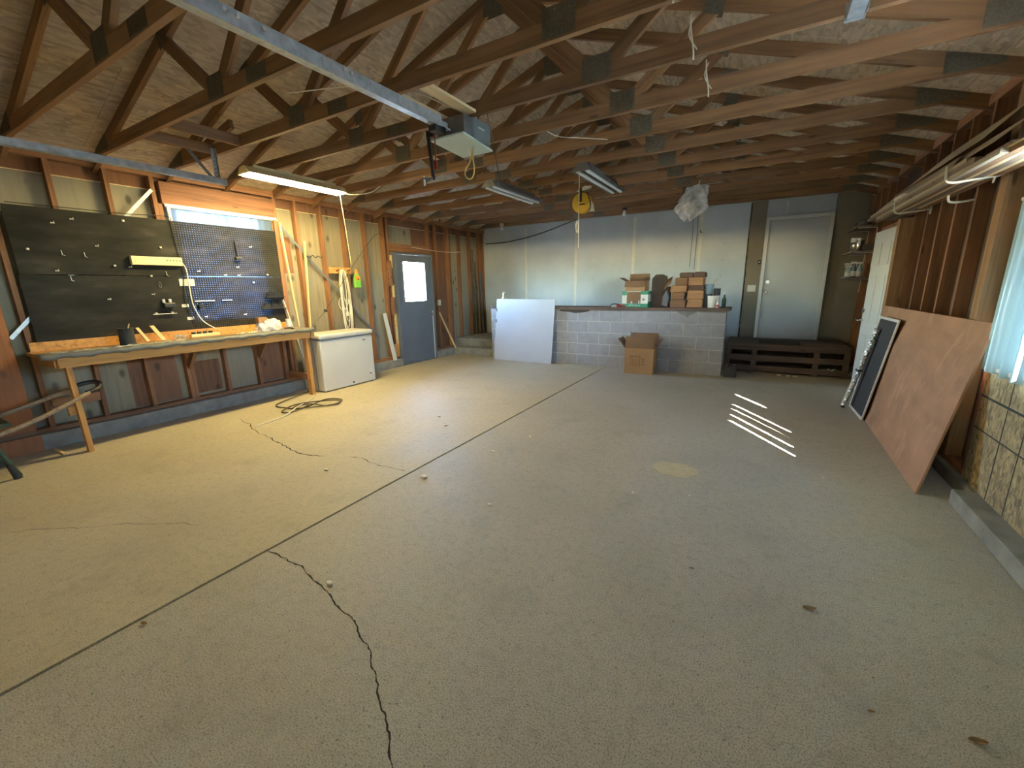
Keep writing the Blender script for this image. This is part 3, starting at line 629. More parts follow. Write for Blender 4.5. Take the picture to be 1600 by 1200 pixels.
for (z, lb) in ((1.375, 'upper black tool rack at the right end of the pegboard'), (1.22, 'lower black tool rack at the right end of the pegboard')):
    y0 = 3.31 if z > 1.3 else 3.25
    tr_ = thing('tool_rack', (PX, 3.44, z), lb, 'rack'); build('back_strip', B(PX, PX + 0.012, y0, 3.57, z, z + 0.055), BLACK, tr_)
    for k in range(3): build('prong', MB().tube([(PX + 0.01, y0 + 0.03 + k * 0.1, z + 0.05), (PX + 0.05, y0 + 0.03 + k * 0.1, z + 0.05), (PX + 0.055, y0 + 0.03 + k * 0.1, z + 0.085)], 0.007), BLACK, tr_)
    build('shelf_lip', B(PX, PX + 0.06, y0, 3.57, z - 0.012, z), BLACK, tr_)
lv = thing('hand_tool', (PX, 3.03, 1.84), 'black hand tool hanging on the upper pegboard over the window', 'tool')
build('handle', MB().tube([(PX + 0.02, 3.03, 2.08), (PX + 0.025, 3.035, 1.98), (PX + 0.02, 3.035, 1.88)], 0.011), BLACK, lv, smooth=True)
build('head', MB().box(PX + 0.005, PX + 0.05, 3.0, 3.08, 1.845, 1.885), BLACK, lv, bevel=0.008)
build('key_ring', MB().tube([(PX + 0.02 , 2.155 + 0.012 * math.cos(a * 0.5), 1.545 + 0.03 * math.sin(a * 0.5)) for a in range(13)], 0.003), DULLM, None, label='small wire ring hanging on the lower pegboard', cat='ring')
# wires on the boards
build('white_power_cord', MB().tube(smoothed([(PX + 0.02, 2.40, 1.80), (PX + 0.03, 2.43, 1.72), (PX + 0.02, 2.435, 1.50), (PX + 0.02, 2.44, 1.30), (PX + 0.04, 2.50, 1.12), (PX + 0.08, 2.60, 1.02), (PX + 0.13, 2.63, 0.995)]), 0.006), CORDW, None, label='white power cord from the cream outlet box down to the bench', cat='cord')
build('dark_wire', MB().tube(smoothed([(-5.87, 1.15, 2.27), (-5.86, 1.6, 2.272), (-5.86, 2.0, 2.275), (-5.86, 2.36, 2.29), (PX + 0.012, 2.372, 2.2), (PX + 0.012, 2.40, 1.70), (PX + 0.012, 2.37, 1.35), (PX + 0.012, 2.44, 1.08), (PX + 0.02, 2.48, 0.99)]), 0.004), BLACK, None, label='thin dark wire along the pegboard top and down its middle', cat='wire')
# curtain in the slot of the bench window
cu = thing('sheer_curtain', (-5.885, 2.99, 1.05), 'sheer blue curtain showing above the pegboards', 'curtain')
build('fabric', MB().grid(lambda u, v: Vector((-5.905 + 0.010 * math.sin(u * 75) + 0.006 * math.sin(u * 31 + 1), 2.40 + 1.21 * u, 1.05 + 1.345 * v)), 180, 4), CURT2, cu, smooth='all')
build('curtain_rod', MB().cyl((-5.888, 2.365, 2.398), (-5.888, 3.64, 2.398), 0.007, n=8).lathe((-5.888, 3.645, 2.385), [(0.003, 0), (0.014, 0.006), (0.014, 0.02), (0.003, 0.026)], 10), WHITE2, cu, smooth=True)

# workbench
wbn = thing('workbench', (-5.6, 2.3, 0), 'long wooden workbench with a grey covered top under the pegboards', 'workbench')
build('top', B(-5.86, -5.335, 1.02, 3.60, 0.905, 0.935), LUMBER, wbn, bevel=0.003)
build('back_board', B(-5.865, -5.845, 1.05, 3.58, 0.935, 1.02), LUMBER, wbn)
beam('front_apron', (-5.355, 1.10, 0.858), (-5.355, 3.62, 0.858), 0.038, 0.09, LUMBER, wbn)
beam('end_apron', (-5.86, 1.10, 0.858), (-5.375, 1.10, 0.858), 0.038, 0.09, LUMBER, wbn); beam('end_apron', (-5.80, 3.57, 0.858), (-5.375, 3.57, 0.858), 0.038, 0.09, LUMBER, wbn)
beam('leg', (-5.362, 1.165, 0.0), (-5.405, 1.165, 0.86), 0.075, 0.038, LUMBER, wbn, up=(0, 1, 0)); beam('leg', (-5.395, 3.52, 0.0), (-5.395, 3.52, 0.86), 0.075, 0.05, LUMBER, wbn, up=(0, 1, 0))
beam('stretcher', (-5.84, 3.50, 0.27), (-5.40, 3.50, 0.27), 0.038, 0.085, WOOD, wbn)
build('cleat', B(-5.45, -5.41, 1.10, 1.15, 0.36, 0.44), LUMBER, wbn)
for yy in (2.285, 3.12): beam('knee_brace', (-5.87, yy, 0.58), (-5.58, yy, 0.89), 0.036, 0.075, WOOD, wbn)
def cover(u, v):
    y = 1.0 + 2.62 * u; wob = 0.006 * math.sin(y * 23) + 0.004 * math.sin(y * 51)
    prof = [(-5.58, 0.9375), (-5.45, 0.940), (-5.36, 0.944), (-5.318, 0.938 + wob), (-5.312, 0.918 + wob), (-5.322, 0.898 + wob)]
    q = v * 5; i = min(int(q), 4); f = q - i; a, b = prof[i], prof[i + 1]
    return Vector((a[0] + (b[0] - a[0]) * f + (0.02 * math.sin(y * 9) if v == 0 else 0), y, a[1] + (b[1] - a[1]) * f))
build('grey_cover', MB().grid(cover, 90, 5), GREYTARP, wbn, smooth='all', solid=0.004)
def plas(u, v):
    y = 1.05 + 1.05 * u
    return Vector((-5.34 - 0.10 * v + 0.01 * math.sin(y * 40), y, 0.948 + 0.006 * math.sin(y * 60 + v * 3) + 0.005 * v))
build('plastic_film', MB().grid(plas, 50, 4), PLASTIC, wbn, smooth='all')
# on the bench
cn = thing('dark_can', (-5.60, 1.69, 0.937), 'dark metal can standing on the left of the workbench', 'can')
build('can_body', MB().lathe((-5.62, 1.695, 0.937), [(0.066, 0), (0.068, 0.008), (0.064, 0.02), (0.064, 0.16), (0.069, 0.168), (0.066, 0.172), (0.058, 0.172), (0.058, 0.09)], 22), DARKRUB, cn, smooth=True)
build('stick', MB().tube([(-5.62, 1.69, 1.03), (-5.60, 1.73, 1.15)], 0.006), PALEW, cn)
for (a, b, lb) in (((-5.60, 1.86, 0.95), (-5.80, 1.85, 1.09), 'thinner pale wood stick propped against the bench back'), ((-5.58, 1.99, 0.95), (-5.80, 1.98, 1.10), 'wider pale wood stick propped against the bench back')):
    beam('wood_stick', a, b, 0.028 if 'thin' in lb else 0.04, 0.01, PALEW, None, up=(0, 1, 0) if False else (0, 0, 1), label=lb, cat='stick')
ps = thing('power_strip', (-5.70, 2.44, 0.938), 'black and white power strip on the workbench below the cord', 'power strip')
build('body', B(-5.73, -5.68, 2.29, 2.60, 0.938, 0.975), CREAM, ps, bevel=0.006)
for k in range(4): build('plug', B(-5.725, -5.69, 2.31 + k * 0.06, 2.345 + k * 0.06, 0.975, 1.0), BLACK, ps, bevel=0.004)
build('paint_tray_liner', MB().slab([(-5.66, 2.10, 0.945), (-5.48, 2.13, 0.945), (-5.46, 2.16, 0.985), (-5.68, 2.14, 0.99)], (0, 0.02, 0.004)), PLASTIC, None, label='crumpled clear plastic scrap beside the power strip', cat='plastic')
random.seed(11)
bag = thing('clip_bag', (-5.62, 3.16, 0.938), 'bag heaped with white plastic clips on the workbench', 'bag')
def lump(u, v):
    a = u * 2 * math.pi; h = math.sin(v * math.pi / 2); r = math.cos(v * math.pi / 2) ** 0.5
    nz = 1 + 0.10 * math.sin(7 * a + 9 * v) + 0.07 * math.sin(13 * a - 5 * v)
    return Vector((-5.62 + 0.10 * r * nz * math.cos(a), 3.17 + 0.165 * r * nz * math.sin(a), 0.938 + 0.14 * h * nz))
build('clear_bag', MB().grid(lump, 40, 10), PLASTIC, bag, smooth='all')
cm = MB()
for k in range(70):
    a = random.uniform(0, 6.28); r = random.uniform(0.2, 1); z = 0.945 + random.uniform(0, 0.12) * (1.1 - r * 0.8); c = Vector((-5.62 + 0.09 * r * math.cos(a), 3.17 + 0.15 * r * math.sin(a), z))
    d = Vector((random.uniform(-1, 1), random.uniform(-1, 1), random.uniform(-1, 1))).normalized(); e = d.orthogonal().normalized()
    cm.tube([c - d * 0.03, c, c + e * 0.02, c + e * 0.02 + d * 0.02], 0.005, 5)
build('clips', cm, CHIP, bag, kind='stuff')
build('small_carton', B(-5.64, -5.57, 3.02, 3.13, 1.06, 1.12).xf(Matrix.Translation((0, 0, 0))), CARD, None, label='little tan carton on top of the bag of white clips', cat='carton')
random.seed(5)
for k in range(9):
    y = 2.72 + k * 0.03; c = Vector((-5.52 + random.uniform(-0.05, 0.05), y, 0.946)); a = random.uniform(0, 3)
    build('plastic_clip', MB().tube([c + Vector((0.025 * math.cos(a + q), 0.02 * math.sin(a + q), 0.0)) for q in (0, 0.8, 1.6, 2.4, 3.2)] + [c + Vector((-0.03, 0.01, 0.004))], 0.005), CHIP, None, label=('loose white plastic clip farthest left of the bag on the bench' if k == 0 else 'loose white plastic clip on the bench, %s from the left' % ORDN[k]), cat='clip', group='loose clips on the bench')
jr = thing('glass_jar', (-5.66, 3.47, 0.938), 'clear jar with white lid at the right end of the bench', 'jar')
build('jar_body', MB().lathe((-5.66, 3.47, 0.938), [(0.032, 0), (0.036, 0.006), (0.036, 0.09), (0.03, 0.10), (0.03, 0.112)], 18), PLASTIC, jr, smooth=True)
build('lid', MB().lathe((-5.66, 3.47, 1.05), [(0.033, 0), (0.033, 0.02), (0.03, 0.022)], 18), WHITE2, jr, smooth=True)
build('black_ring_cord', MB().tube([(-5.50 + 0.05 * math.cos(a * 0.45), 3.37 + 0.06 * math.sin(a * 0.45), 0.948 + 0.0012 * a) for a in range(15)], 0.008), BLACK, None, label='small black coiled cord beside the jar on the bench', cat='cord')

# shop lights
def shop_light(x, y0, y1, z, lit, label):
    t_ = thing('shop_light', (x, (y0 + y1) / 2, z), label, 'light', 'hanging fluorescent shop lights')
    prof = [(-0.115, 0.0), (-0.055, 0.055), (-0.03, 0.075), (0.03, 0.075), (0.055, 0.055), (0.115, 0.0), (0.11, -0.002), (0.052, 0.048), (0.028, 0.068), (-0.028, 0.068), (-0.052, 0.048), (-0.11, -0.002)]
    build('reflector', MB().slab([(x + a, y0, z + b + 0.02) for a, b in prof], (0, y1 - y0, 0)), CREAM if lit else DULLM, t_)
    for q in (-0.05, 0.05): build('tube', MB().cyl((x + q, y0 + 0.02, z + 0.018), (x + q, y1 - 0.02, z + 0.018), 0.018, n=12), TUBE if lit else TUBE_OFF, t_, smooth=True)
    for yy in (y0, y1): build('end_cap', MB().slab([(x - 0.10, yy - 0.008, z + 0.015), (x + 0.10, yy - 0.008, z + 0.015), (x + 0.05, yy - 0.008, z + 0.085), (x - 0.05, yy - 0.008, z + 0.085)], (0, 0.016, 0)), CREAM if lit else DULLM, t_)
    build('ballast_box', B(x - 0.03, x + 0.03, y0 + 0.1, y1 - 0.1, z + 0.092, z + 0.12), CREAM if lit else DULLM, t_)
    for yy in (y0 + 0.1, y1 - 0.1): build('chain', MB().tube([(x, yy, z + 0.11), (x, yy, 2.80 if lit else 2.86)], 0.003), DULLM, t_)
    return t_
shop_light(-4.83, 2.70, 3.92, 2.645, True, 'glowing fluorescent shop light hung above the workbench')
shop_light(-2.90, 4.46, 5.68, 2.585, False, 'unlit fluorescent shop light nearer the middle of the left half')
shop_light(-1.69, 4.32, 5.55, 2.560, False, 'unlit fluorescent shop light hanging beside the yellow cord reel')
build('power_lead', MB().tube(smoothed([(-4.80, 3.93, 2.67), (-4.72, 4.02, 2.655), (-4.60, 4.2, 2.70), (-4.5, 4.28, 2.78)]), 0.007), CORDW, None, label='white cord leaving the glowing shop light', cat='cord')
build('pull_string', MB().tube([(-4.84, 3.90, 2.65), (-4.82, 3.92, 2.2), (-4.80, 3.93, 1.78)], 0.004), PALEW, None, label='pale pull string hanging from the glowing shop light', cat='string')

# chest freezer
fz = thing('chest_freezer', (-5.53, 4.125, 0), 'white chest freezer at the right end of the workbench', 'freezer')
build('cabinet', B(-5.77, -5.30, 3.66, 4.60, 0.012, 0.755), WHITE2, fz, bevel=0.018)
build('lid', B(-5.78, -5.285, 3.65, 4.61, 0.768, 0.835), WHITE2, fz, bevel=0.02)
build('gasket', B(-5.76, -5.305, 3.67, 4.59, 0.752, 0.770), DULLM, fz)
build('lid_handle', B(-5.60, -5.44, 3.640, 3.655, 0.78, 0.80), DULLM, fz, bevel=0.004)
build('badge', MB().slab([(-5.2995, 4.43 + 0.03 * math.cos(a * 0.5236), 0.685 + 0.011 * math.sin(a * 0.5236)) for a in range(12)], (0.002, 0, 0)), DULLM, fz)
cp = build('control_panel', B(-5.302, -5.296, 4.47, 4.53, 0.06, 0.20), WHITE, fz, bevel=0.003); build('dial', MB().cyl((-5.296, 4.50, 0.14), (-5.288, 4.50, 0.14), 0.014, n=12), DULLM, cp)
build('drain_plug', MB().cyl((-5.302, 4.16, 0.06), (-5.290, 4.16, 0.06), 0.014, n=12), BLACK, fz)
for xx in (-5.72, -5.35):
    for yy in (3.71, 4.55): build('foot', MB().cyl((xx, yy, 0), (xx, yy, 0.014), 0.02, n=10), BLACK, fz)

# cords on the floor
g = [(-5.55, 3.60, 0.02), (-5.31, 2.95, 0.012), (-5.05, 2.90, 0.012), (-4.83, 2.99, 0.012), (-4.95, 3.40, 0.012), (-4.75, 3.50, 0.012), (-4.63, 3.33, 0.012), (-4.72, 3.08, 0.02), (-4.90, 2.92, 0.02), (-5.00, 3.05, 0.014), (-4.86, 3.14, 0.025), (-4.66, 3.18, 0.02), (-4.58, 3.32, 0.014), (-4.72, 3.42, 0.022), (-4.92, 3.24, 0.026), (-5.02, 3.00, 0.026), (-4.93, 2.78, 0.012), (-4.80, 2.80, 0.012), (-4.78, 2.96, 0.03), (-4.86, 3.10, 0.03)]
build('dark_extension_cord', MB().tube(smoothed(g, 6), 0.008), CORDD, None, smooth='all', label='dark extension cord looped on the floor by the bench leg', cat='cord')
build('white_extension_cord', MB().tube(smoothed([(-5.62, 3.62, 0.20), (-5.52, 3.58, 0.02), (-5.26, 3.44, 0.014), (-5.05, 3.18, 0.014), (-4.87, 2.94, 0.034), (-4.72, 2.68, 0.012), (-4.66, 2.45, 0.012), (-4.64, 2.30, 0.012)], 6), 0.007), CORDW, None, smooth='all', label='pale cord stretched out across the floor beside the crack', cat='cord')
# trim sticks leaning on the wall
beam('trim_stick', (-5.72, 3.655, 0.945), (-5.86, 3.66, 2.37), 0.03, 0.02, PALEW, None, label='long pale trim stick slanting down from the pegboard corner', cat='stick', up=(0, 1, 0))
o = bpy.data.objects[-1] if False else None
beam('trim_stick', (-5.76, 3.81, 0.19), (-5.88, 4.02, 2.16), 0.035, 0.016, PALEW, None, label='pale trim stick leaning against the stud beside the bench', cat='stick', up=(0, 1, 0))
beam('trim_stick', (-5.70, 3.68, 0.30), (-5.86, 3.55, 1.33), 0.05, 0.012, MUD, None, label='short white trim strip leaning behind the bench end', cat='stick', up=(0, 1, 0))
build('wire_hook', MB().tube(smoothed([(-5.90, 4.03, 1.96), (-5.85, 4.06, 1.93), (-5.84, 4.10, 1.96), (-5.83, 4.14, 1.925), (-5.83, 4.18, 1.955), (-5.82, 4.22, 1.93), (-5.82, 4.25, 1.96)]), 0.006), BLACK, None, label='twisted dark wire hook on the stud above the bench end', cat='hook')
# hanger with coil
hb = thing('cord_hanger', (-5.88, 4.60, 1.70), 'orange-brown cord hanger board nailed across two studs', 'hanger')
build('board', B(-5.90, -5.862, 4.385, 4.79, 1.705, 1.80), LUMBER, hb, bevel=0.003)
for yy in (4.50, 4.60, 4.70): build('peg', MB().cyl((-5.862, yy, 1.745), (-5.79, yy, 1.765), 0.009, n=8), WOOD, hb)
cm = MB()
random.seed(2)
for k in range(7):
    h = 0.28 + 0.06 * k * random.uniform(0.6, 1.2); w = 0.05 + 0.006 * k; yc = 4.585 + random.uniform(-0.03, 0.03); xo = -5.83 + 0.012 * k * 0.6
    cm.tube([(xo, yc + w * math.cos(a * 0.3927), 1.765 - h + h * math.sin(a * 0.3927)) for a in range(17)], 0.006)
wc = thing('white_cord_coil', (-5.83, 4.60, 1.2), 'white extension cord coiled on the wooden hanger board', 'cord')
build('loops', cm, CORDW, wc, smooth='all')
build('dangling_loop', MB().tube([(-5.84, 4.54 + 0.075 * math.cos(a * 0.3927), 1.23 + 0.10 * math.sin(a * 0.3927)) for a in range(17)], 0.006), CORDW, wc, smooth='all')
build('connector', MB().lathe((-5.83, 4.60, 1.03), [(0.018, 0), (0.026, 0.02), (0.024, 0.05), (0.012, 0.08), (0.007, 0.20)], 12), CORDW, wc, smooth=True)
bt = thing('spray_bottle', (-5.83, 4.86, 1.48), 'green and orange bottle hanging from the hanger board', 'bottle')
build('bottle_body', MB().slab([(-5.86, 4.80, 1.48), (-5.86, 4.925, 1.48), (-5.86, 4.925, 1.62), (-5.86, 4.885, 1.70), (-5.86, 4.83, 1.70), (-5.86, 4.80, 1.60)], (0.05, 0, 0)), LIME, bt, bevel=0.012)
build('label_band', B(-5.8085, -5.807, 4.815, 4.905, 1.60, 1.67), ORANGE, bt); build('cap', MB().cyl((-5.835, 4.858, 1.70), (-5.835, 4.858, 1.775), 0.03, 0.018, n=12), ORANGE, bt, smooth=True)
build('mark', B(-5.807, -5.806, 4.85, 4.885, 1.605, 1.625), INK, bt)
# cable strung from the bench corner up to the wall
ty = thing('tie_cable', (-5.36, 3.60, 0.0), 'dark cable with a ball knot strung from bench corner to wall', 'cable')
build('cable', MB().tube(smoothed([(-5.36, 3.60, 0.05), (-5.345, 3.585, 0.5), (-5.34, 3.58, 0.93), (-5.62, 4.05, 1.15), (-5.70, 4.55, 1.66), (-5.87, 5.36, 2.36), (-5.89, 5.60, 2.33)], 3), 0.005), CORDD, ty)
build('ball', MB().lathe((-5.622, 4.05, 1.125), [(0.004, 0), (0.02, 0.006), (0.027, 0.025), (0.02, 0.044), (0.004, 0.05)], 12), BLACK, ty, smooth=True)
build('hanging_wire', MB().tube([(-5.345, 3.575, 2.70), (-5.345, 3.58, 1.8), (-5.34, 3.58, 0.95)], 0.0025), CORDD, None, label='thin wire dropping straight to the bench corner', cat='wire') if False else None
# boards by the side door
beam('white_board', (-5.78, 5.51, 0.15), (-5.875, 5.43, 1.02), 0.016, 0.085, WHITE2, None, up=(0, 1, 0), label='short white board leaning on studs left of the side door', cat='board')
build('light_switch', MB().box(-5.90, -5.86, 6.94, 7.01, 1.09, 1.205).box(-5.86, -5.85, 6.965, 6.985, 1.135, 1.16), WHITE2, None, label='white light switch box right of the blue-grey side door', cat='switch')
beam('wood_strip', (-5.72, 7.26, 0.16), (-5.885, 6.97, 0.94), 0.02, 0.03, PALEW, None, up=(0, 1, 0), label='pale wood strip leaning right of the blue-grey side door', cat='stick')
for k in range(3):
    beam('pipe_length', (-5.86, 8.30 + 0.14 * k, 0.34), (-5.885, 8.26 + 0.14 * k, 2.3 - 0.25 * k), 0.03, 0.03, (DULLM, OLDW, SLATE)[k], None, up=(0, 1, 0), label=('grey', 'brown', 'slate blue')[k] + ' length of stock standing in the back left corner', cat='stick')
build('white_wire', MB().tube(smoothed([(-5.895, 6.2, 2.23), (-5.885, 6.7, 2.20), (-5.885, 7.3, 2.19), (-5.89, 7.8, 2.22)]), 0.004), CORDW, None, label='thin white wire strung above the side door', cat='wire')

# wheelbarrow at the left edge
wbr = thing('wheelbarrow', (-5.25, 0.3, 0), 'green wheelbarrow with long handles beside the plywood at left', 'wheelbarrow')
for (a, b, c) in (((-5.00, -0.10, 0.26), (-5.09, 0.72, 0.405), (-5.30, 1.24, 0.565)), ((-5.52, -0.10, 0.28), (-5.56, 0.72, 0.45), (-5.50, 1.22, 0.605))):
    build('handle', MB().tube(smoothed([a, b, c], 4), 0.019, 8), OLDW, wbr, smooth='all')
build('grip_loop', MB().tube(smoothed([(-5.30, 1.22, 0.565), (-5.33, 1.32, 0.59), (-5.44, 1.36, 0.62), (-5.50, 1.31, 0.63), (-5.50, 1.20, 0.615)], 5), 0.02, 8), BLACK, wbr, smooth='all')
for k, (a, b) in enumerate((((-5.12, 0.56, 0.40), (-5.085, 0.665, 0.02)), ((-5.56, 0.56, 0.42), (-5.60, 0.66, 0.02)))):
    build('leg', MB().tube(smoothed([a, (Vector(a) + Vector(b)) / 2, b], 3), 0.018, 8), GREENP, wbr, smooth='all')
    build('foot_cap', MB().cyl(Vector(b) + Vector((0, -0.01, -0.02)), Vector(b) + Vector((-0.012, -0.035, 0.11)), 0.026, 0.022, n=10), DARKRUB, wbr, smooth=True)
build('leg_tie', MB().tube([(-5.095, 0.63, 0.14), (-5.59, 0.63, 0.14)], 0.012, 8), WHITE2, wbr)
tp = [(-5.66, -0.28, 0.56), (-4.92, -0.28, 0.56), (-4.98, 0.68, 0.47), (-5.60, 0.68, 0.47)]; bp_ = [(-5.48, -0.12, 0.30), (-5.12, -0.12, 0.30), (-5.10, 0.46, 0.33), (-5.50, 0.46, 0.33)]
tray = MB().add(tp + bp_, [(0, 1, 5, 4), (1, 2, 6, 5), (2, 3, 7, 6), (3, 0, 4, 7), (4, 5, 6, 7)])
tray_o = build('tray', tray, GREENP, wbr, solid=0.006)
build('rim', MB().tube(tp + [tp[0]], 0.014, 8), GREENP, tray_o)
build('wheel', MB().cyl((-5.33, -0.20, 0.15), (-5.26, -0.20, 0.15), 0.15, n=24), DARKRUB, wbr, smooth=True); build('axle', MB().cyl((-5.46, -0.20, 0.15), (-5.13, -0.20, 0.15), 0.012), DULLM, wbr)
build('floor_stick', B(-5.75, -5.45, 1.0, 1.02, 0.0, 0.015).xf(Matrix.Translation((0, 0, 0))), PALEW, None, label='thin wood stick on the floor behind the left bench leg', cat='stick')

# ================================================================== THINGS, overhead
def track(x, label, s):
    t_ = thing('garage_door_track', (x, 1.0, 2.50), label, 'track')
    pr = [(-0.028, 0.0), (0.028, 0.0), (0.028, 0.055), (0.018, 0.055), (0.018, 0.045), (0.024, 0.045), (0.024, 0.005), (-0.028, 0.005)]
    build('rail', MB().slab([(x + s * a, -0.34, 2.50 + b) for a, b in pr], (0, 2.80, 0)), GALV, t_)
    an = build('hanger_angle', B(x - s * 0.035 - 0.002, x - s * 0.035 + 0.002, 2.40, 2.435, 2.50, 2.83), GALV, t_)
    build('hanger_flange', B(min(x - s * 0.035, x), max(x - s * 0.035, x), 2.433, 2.437, 2.50, 2.83), GALV, an)
    hm = MB()
    for k in range(7): hm.cyl((x - s * 0.035 + s * 0.0015, 2.418, 2.54 + k * 0.035), (x - s * 0.035 + s * 0.0035, 2.418, 2.54 + k * 0.035), 0.006, n=8)
    build('slot_holes', hm, INK, an)
    beam('diagonal_strut', (x - s * 0.04, 2.40, 2.53), (x - s * 0.04, 2.20, 2.775), 0.004, 0.03, DULLM, t_)
    build('end_stop', B(x - 0.035, x + 0.035, 2.455, 2.475, 2.495, 2.56), GALV, t_)
    return t_
track(-4.77, 'galvanized garage door track above the workbench', 1)
track(0.22, 'galvanized garage door track near the right-hand trusses', -1)
for xx, lb in ((-4.83, 'wood blocking between two trusses directly over the left track'), (-4.36, 'wood blocking between two trusses right of the left track')):
    beam('truss_blocking', (xx, 1.872, 2.825), (xx, 2.434, 2.825), 0.038, 0.088, TRUSS, None, label=lb, cat='blocking')
beam('strut_board', (-5.35, 2.50, 2.86), (-4.55, 2.50, 3.02), 0.036, 0.08, TRUSS, None, label='short angled board beside the truss above the left track', cat='board')
# garage door opener
op = thing('garage_door_opener', (-2.26, 3.1, 2.55), 'grey garage door opener with bulb and rail under the trusses', 'door opener')
build('rail', MB().slab([(-2.305, -0.36, 2.660), (-2.245, -0.36, 2.660), (-2.245, -0.36, 2.668), (-2.270, -0.36, 2.668), (-2.270, -0.36, 2.715), (-2.280, -0.36, 2.715), (-2.280, -0.36, 2.668), (-2.305, -0.36, 2.668)], (0, 3.30, 0)), GALV, op)
build('rail_cover', B(-2.241, -2.235, -0.3, 2.8, 2.652, 2.725), GALV, op)
for yy in (1.15, 1.27, 1.33, 1.45, 1.78, 1.92, 1.97, 2.12): build('bolt', MB().cyl((-2.235, yy, 2.70), (-2.222, yy, 2.70), 0.009, n=8), WHITE2, op)
build('motor_cover', B(-2.40, -2.09, 3.02, 3.27, 2.585, 2.765), OPENERG, op, bevel=0.02)
build('chassis', B(-2.38, -2.11, 2.92, 3.03, 2.62, 2.755), DULLM, op, bevel=0.006)
build('light_lens', MB().slab([(-2.41, 2.86, 2.592), (-2.075, 2.86, 2.592), (-2.085, 3.285, 2.565), (-2.40, 3.285, 2.565)], (0, 0, 0.018)), LENS, op, bevel=0.006)
build('name_mark', B(-2.0905, -2.0885, 3.08, 3.17, 2.69, 2.704), LENS, op)
build('name_mark', B(-2.35, -2.27, 3.0185, 3.0195, 2.735, 2.748), LENS, op)
build('bulb', MB().lathe((-2.22, 2.955, 2.60), [(0.002, 0), (0.022, 0.006), (0.03, 0.03), (0.022, 0.052), (0.014, 0.075), (0.014, 0.09)], 14), LENS, op, smooth=True)
for xx in (-2.37, -2.12): beam('hanging_strap', (xx, 3.10, 2.76), (xx, 3.08, 2.92), 0.003, 0.03, GALV, op, up=(0, 1, 0))
build('release_cord', MB().tube([(-2.36, 2.86, 2.64), (-2.365, 2.87, 2.50), (-2.37, 2.87, 2.44)], 0.005), RED, op); build('release_handle', MB().box(-2.385, -2.355, 2.86, 2.88, 2.38, 2.45), RED, op, bevel=0.006)
ar = build('trolley', B(-2.32, -2.24, 2.74, 2.86, 2.615, 2.662), BLACK, op, bevel=0.006)
build('door_arm', MB().slab([(-2.395, 2.80, 2.64), (-2.365, 2.80, 2.64), (-2.362, 2.83, 2.30), (-2.387, 2.83, 2.30)], (0, 0.012, 0)), BLACK, op)
build('arm_link', MB().slab([(-2.32, 2.80, 2.635), (-2.395, 2.80, 2.655), (-2.395, 2.80, 2.60), (-2.33, 2.80, 2.60)], (0, 0.014, 0)), BLACK, op)
build('arm_end', MB().tube([(-2.375, 2.83, 2.315), (-2.41, 2.82, 2.30), (-2.44, 2.80, 2.315), (-2.47, 2.80, 2.305)], 0.012), DULLM, op)
build('arm_pin', MB().cyl((-2.44, 2.80, 2.33), (-2.44, 2.80, 2.26), 0.008), WHITE2, op)
build('yellow_cord_loop', MB().tube(smoothed([(-2.19, 3.10, 2.57), (-2.17, 3.10, 2.53), (-2.20, 3.10, 2.46), (-2.245, 3.10, 2.41), (-2.245, 3.10, 2.36), (-2.20, 3.10, 2.335), (-2.165, 3.10, 2.36), (-2.155, 3.10, 2.42), (-2.165, 3.10, 2.50), (-2.15, 3.10, 2.60)], 5), 0.0065), CORDY, op, smooth='all')
build('cord_plug', MB().lathe((-2.19, 3.10, 2.52), [(0.010, 0), (0.016, 0.02), (0.018, 0.045), (0.012, 0.055)], 10), CORDW, op, smooth=True)
beam('mounting_board', (-2.13, 2.46, 2.80), (-2.13, 3.06, 2.80), 0.10, 0.02, PALEW, op)
beam('mounting_board', (-2.36, 2.47, 2.79), (-2.36, 3.06, 2.79), 0.05, 0.02, PALEW, op)
# cord reel
cr = thing('cord_reel', (-2.31, 6.02, 2.45), 'round yellow cord reel hanging from the trusses', 'cord reel')
rl = MB(); 
for (a, b, r) in ((5.965, 5.975, 0.135), (6.045, 6.055, 0.135), (5.975, 6.045, 0.075)): rl.cyl((-2.33, a, 2.585), (-2.33, b, 2.585), r, n=28)
build('reel_discs', rl, YELLOW, cr, smooth=True)
build('handle', B(-2.352, -2.318, 5.935, 5.965, 2.60, 2.78), BLACK, cr, bevel=0.006); build('crank', B(-2.35, -2.27, 5.945, 5.962, 2.555, 2.57), BLACK, cr)
build('cord_wrap', MB().cyl((-2.33, 5.978, 2.585), (-2.33, 6.042, 2.585), 0.10, n=24), CORDD, cr, smooth=True)
build('loose_cord', MB().tube(smoothed([(-2.25, 5.96, 2.73), (-2.22, 5.95, 2.66), (-2.19, 5.95, 2.58), (-2.19, 5.95, 2.50), (-2.21, 5.95, 2.47)]), 0.007), BLACK, cr)
build('tag', MB().slab([(-2.215, 5.96, 2.46), (-2.13, 5.96, 2.455), (-2.15, 5.96, 2.56), (-2.19, 5.96, 2.60)], (0, 0.01, 0)), WHITE2, cr)
build('hook_wrap', MB().slab([(-2.40, 5.95, 2.74), (-2.20, 5.95, 2.765), (-2.18, 5.95, 2.79), (-2.28, 5.95, 2.80)], (0, 0.05, 0)), WHITE2, cr)
build('hanger_strap', MB().tube([(-2.335, 5.95, 2.77), (-2.335, 6.02, 2.79), (-2.335, 6.085, 2.83)], 0.008), BLACK, cr)
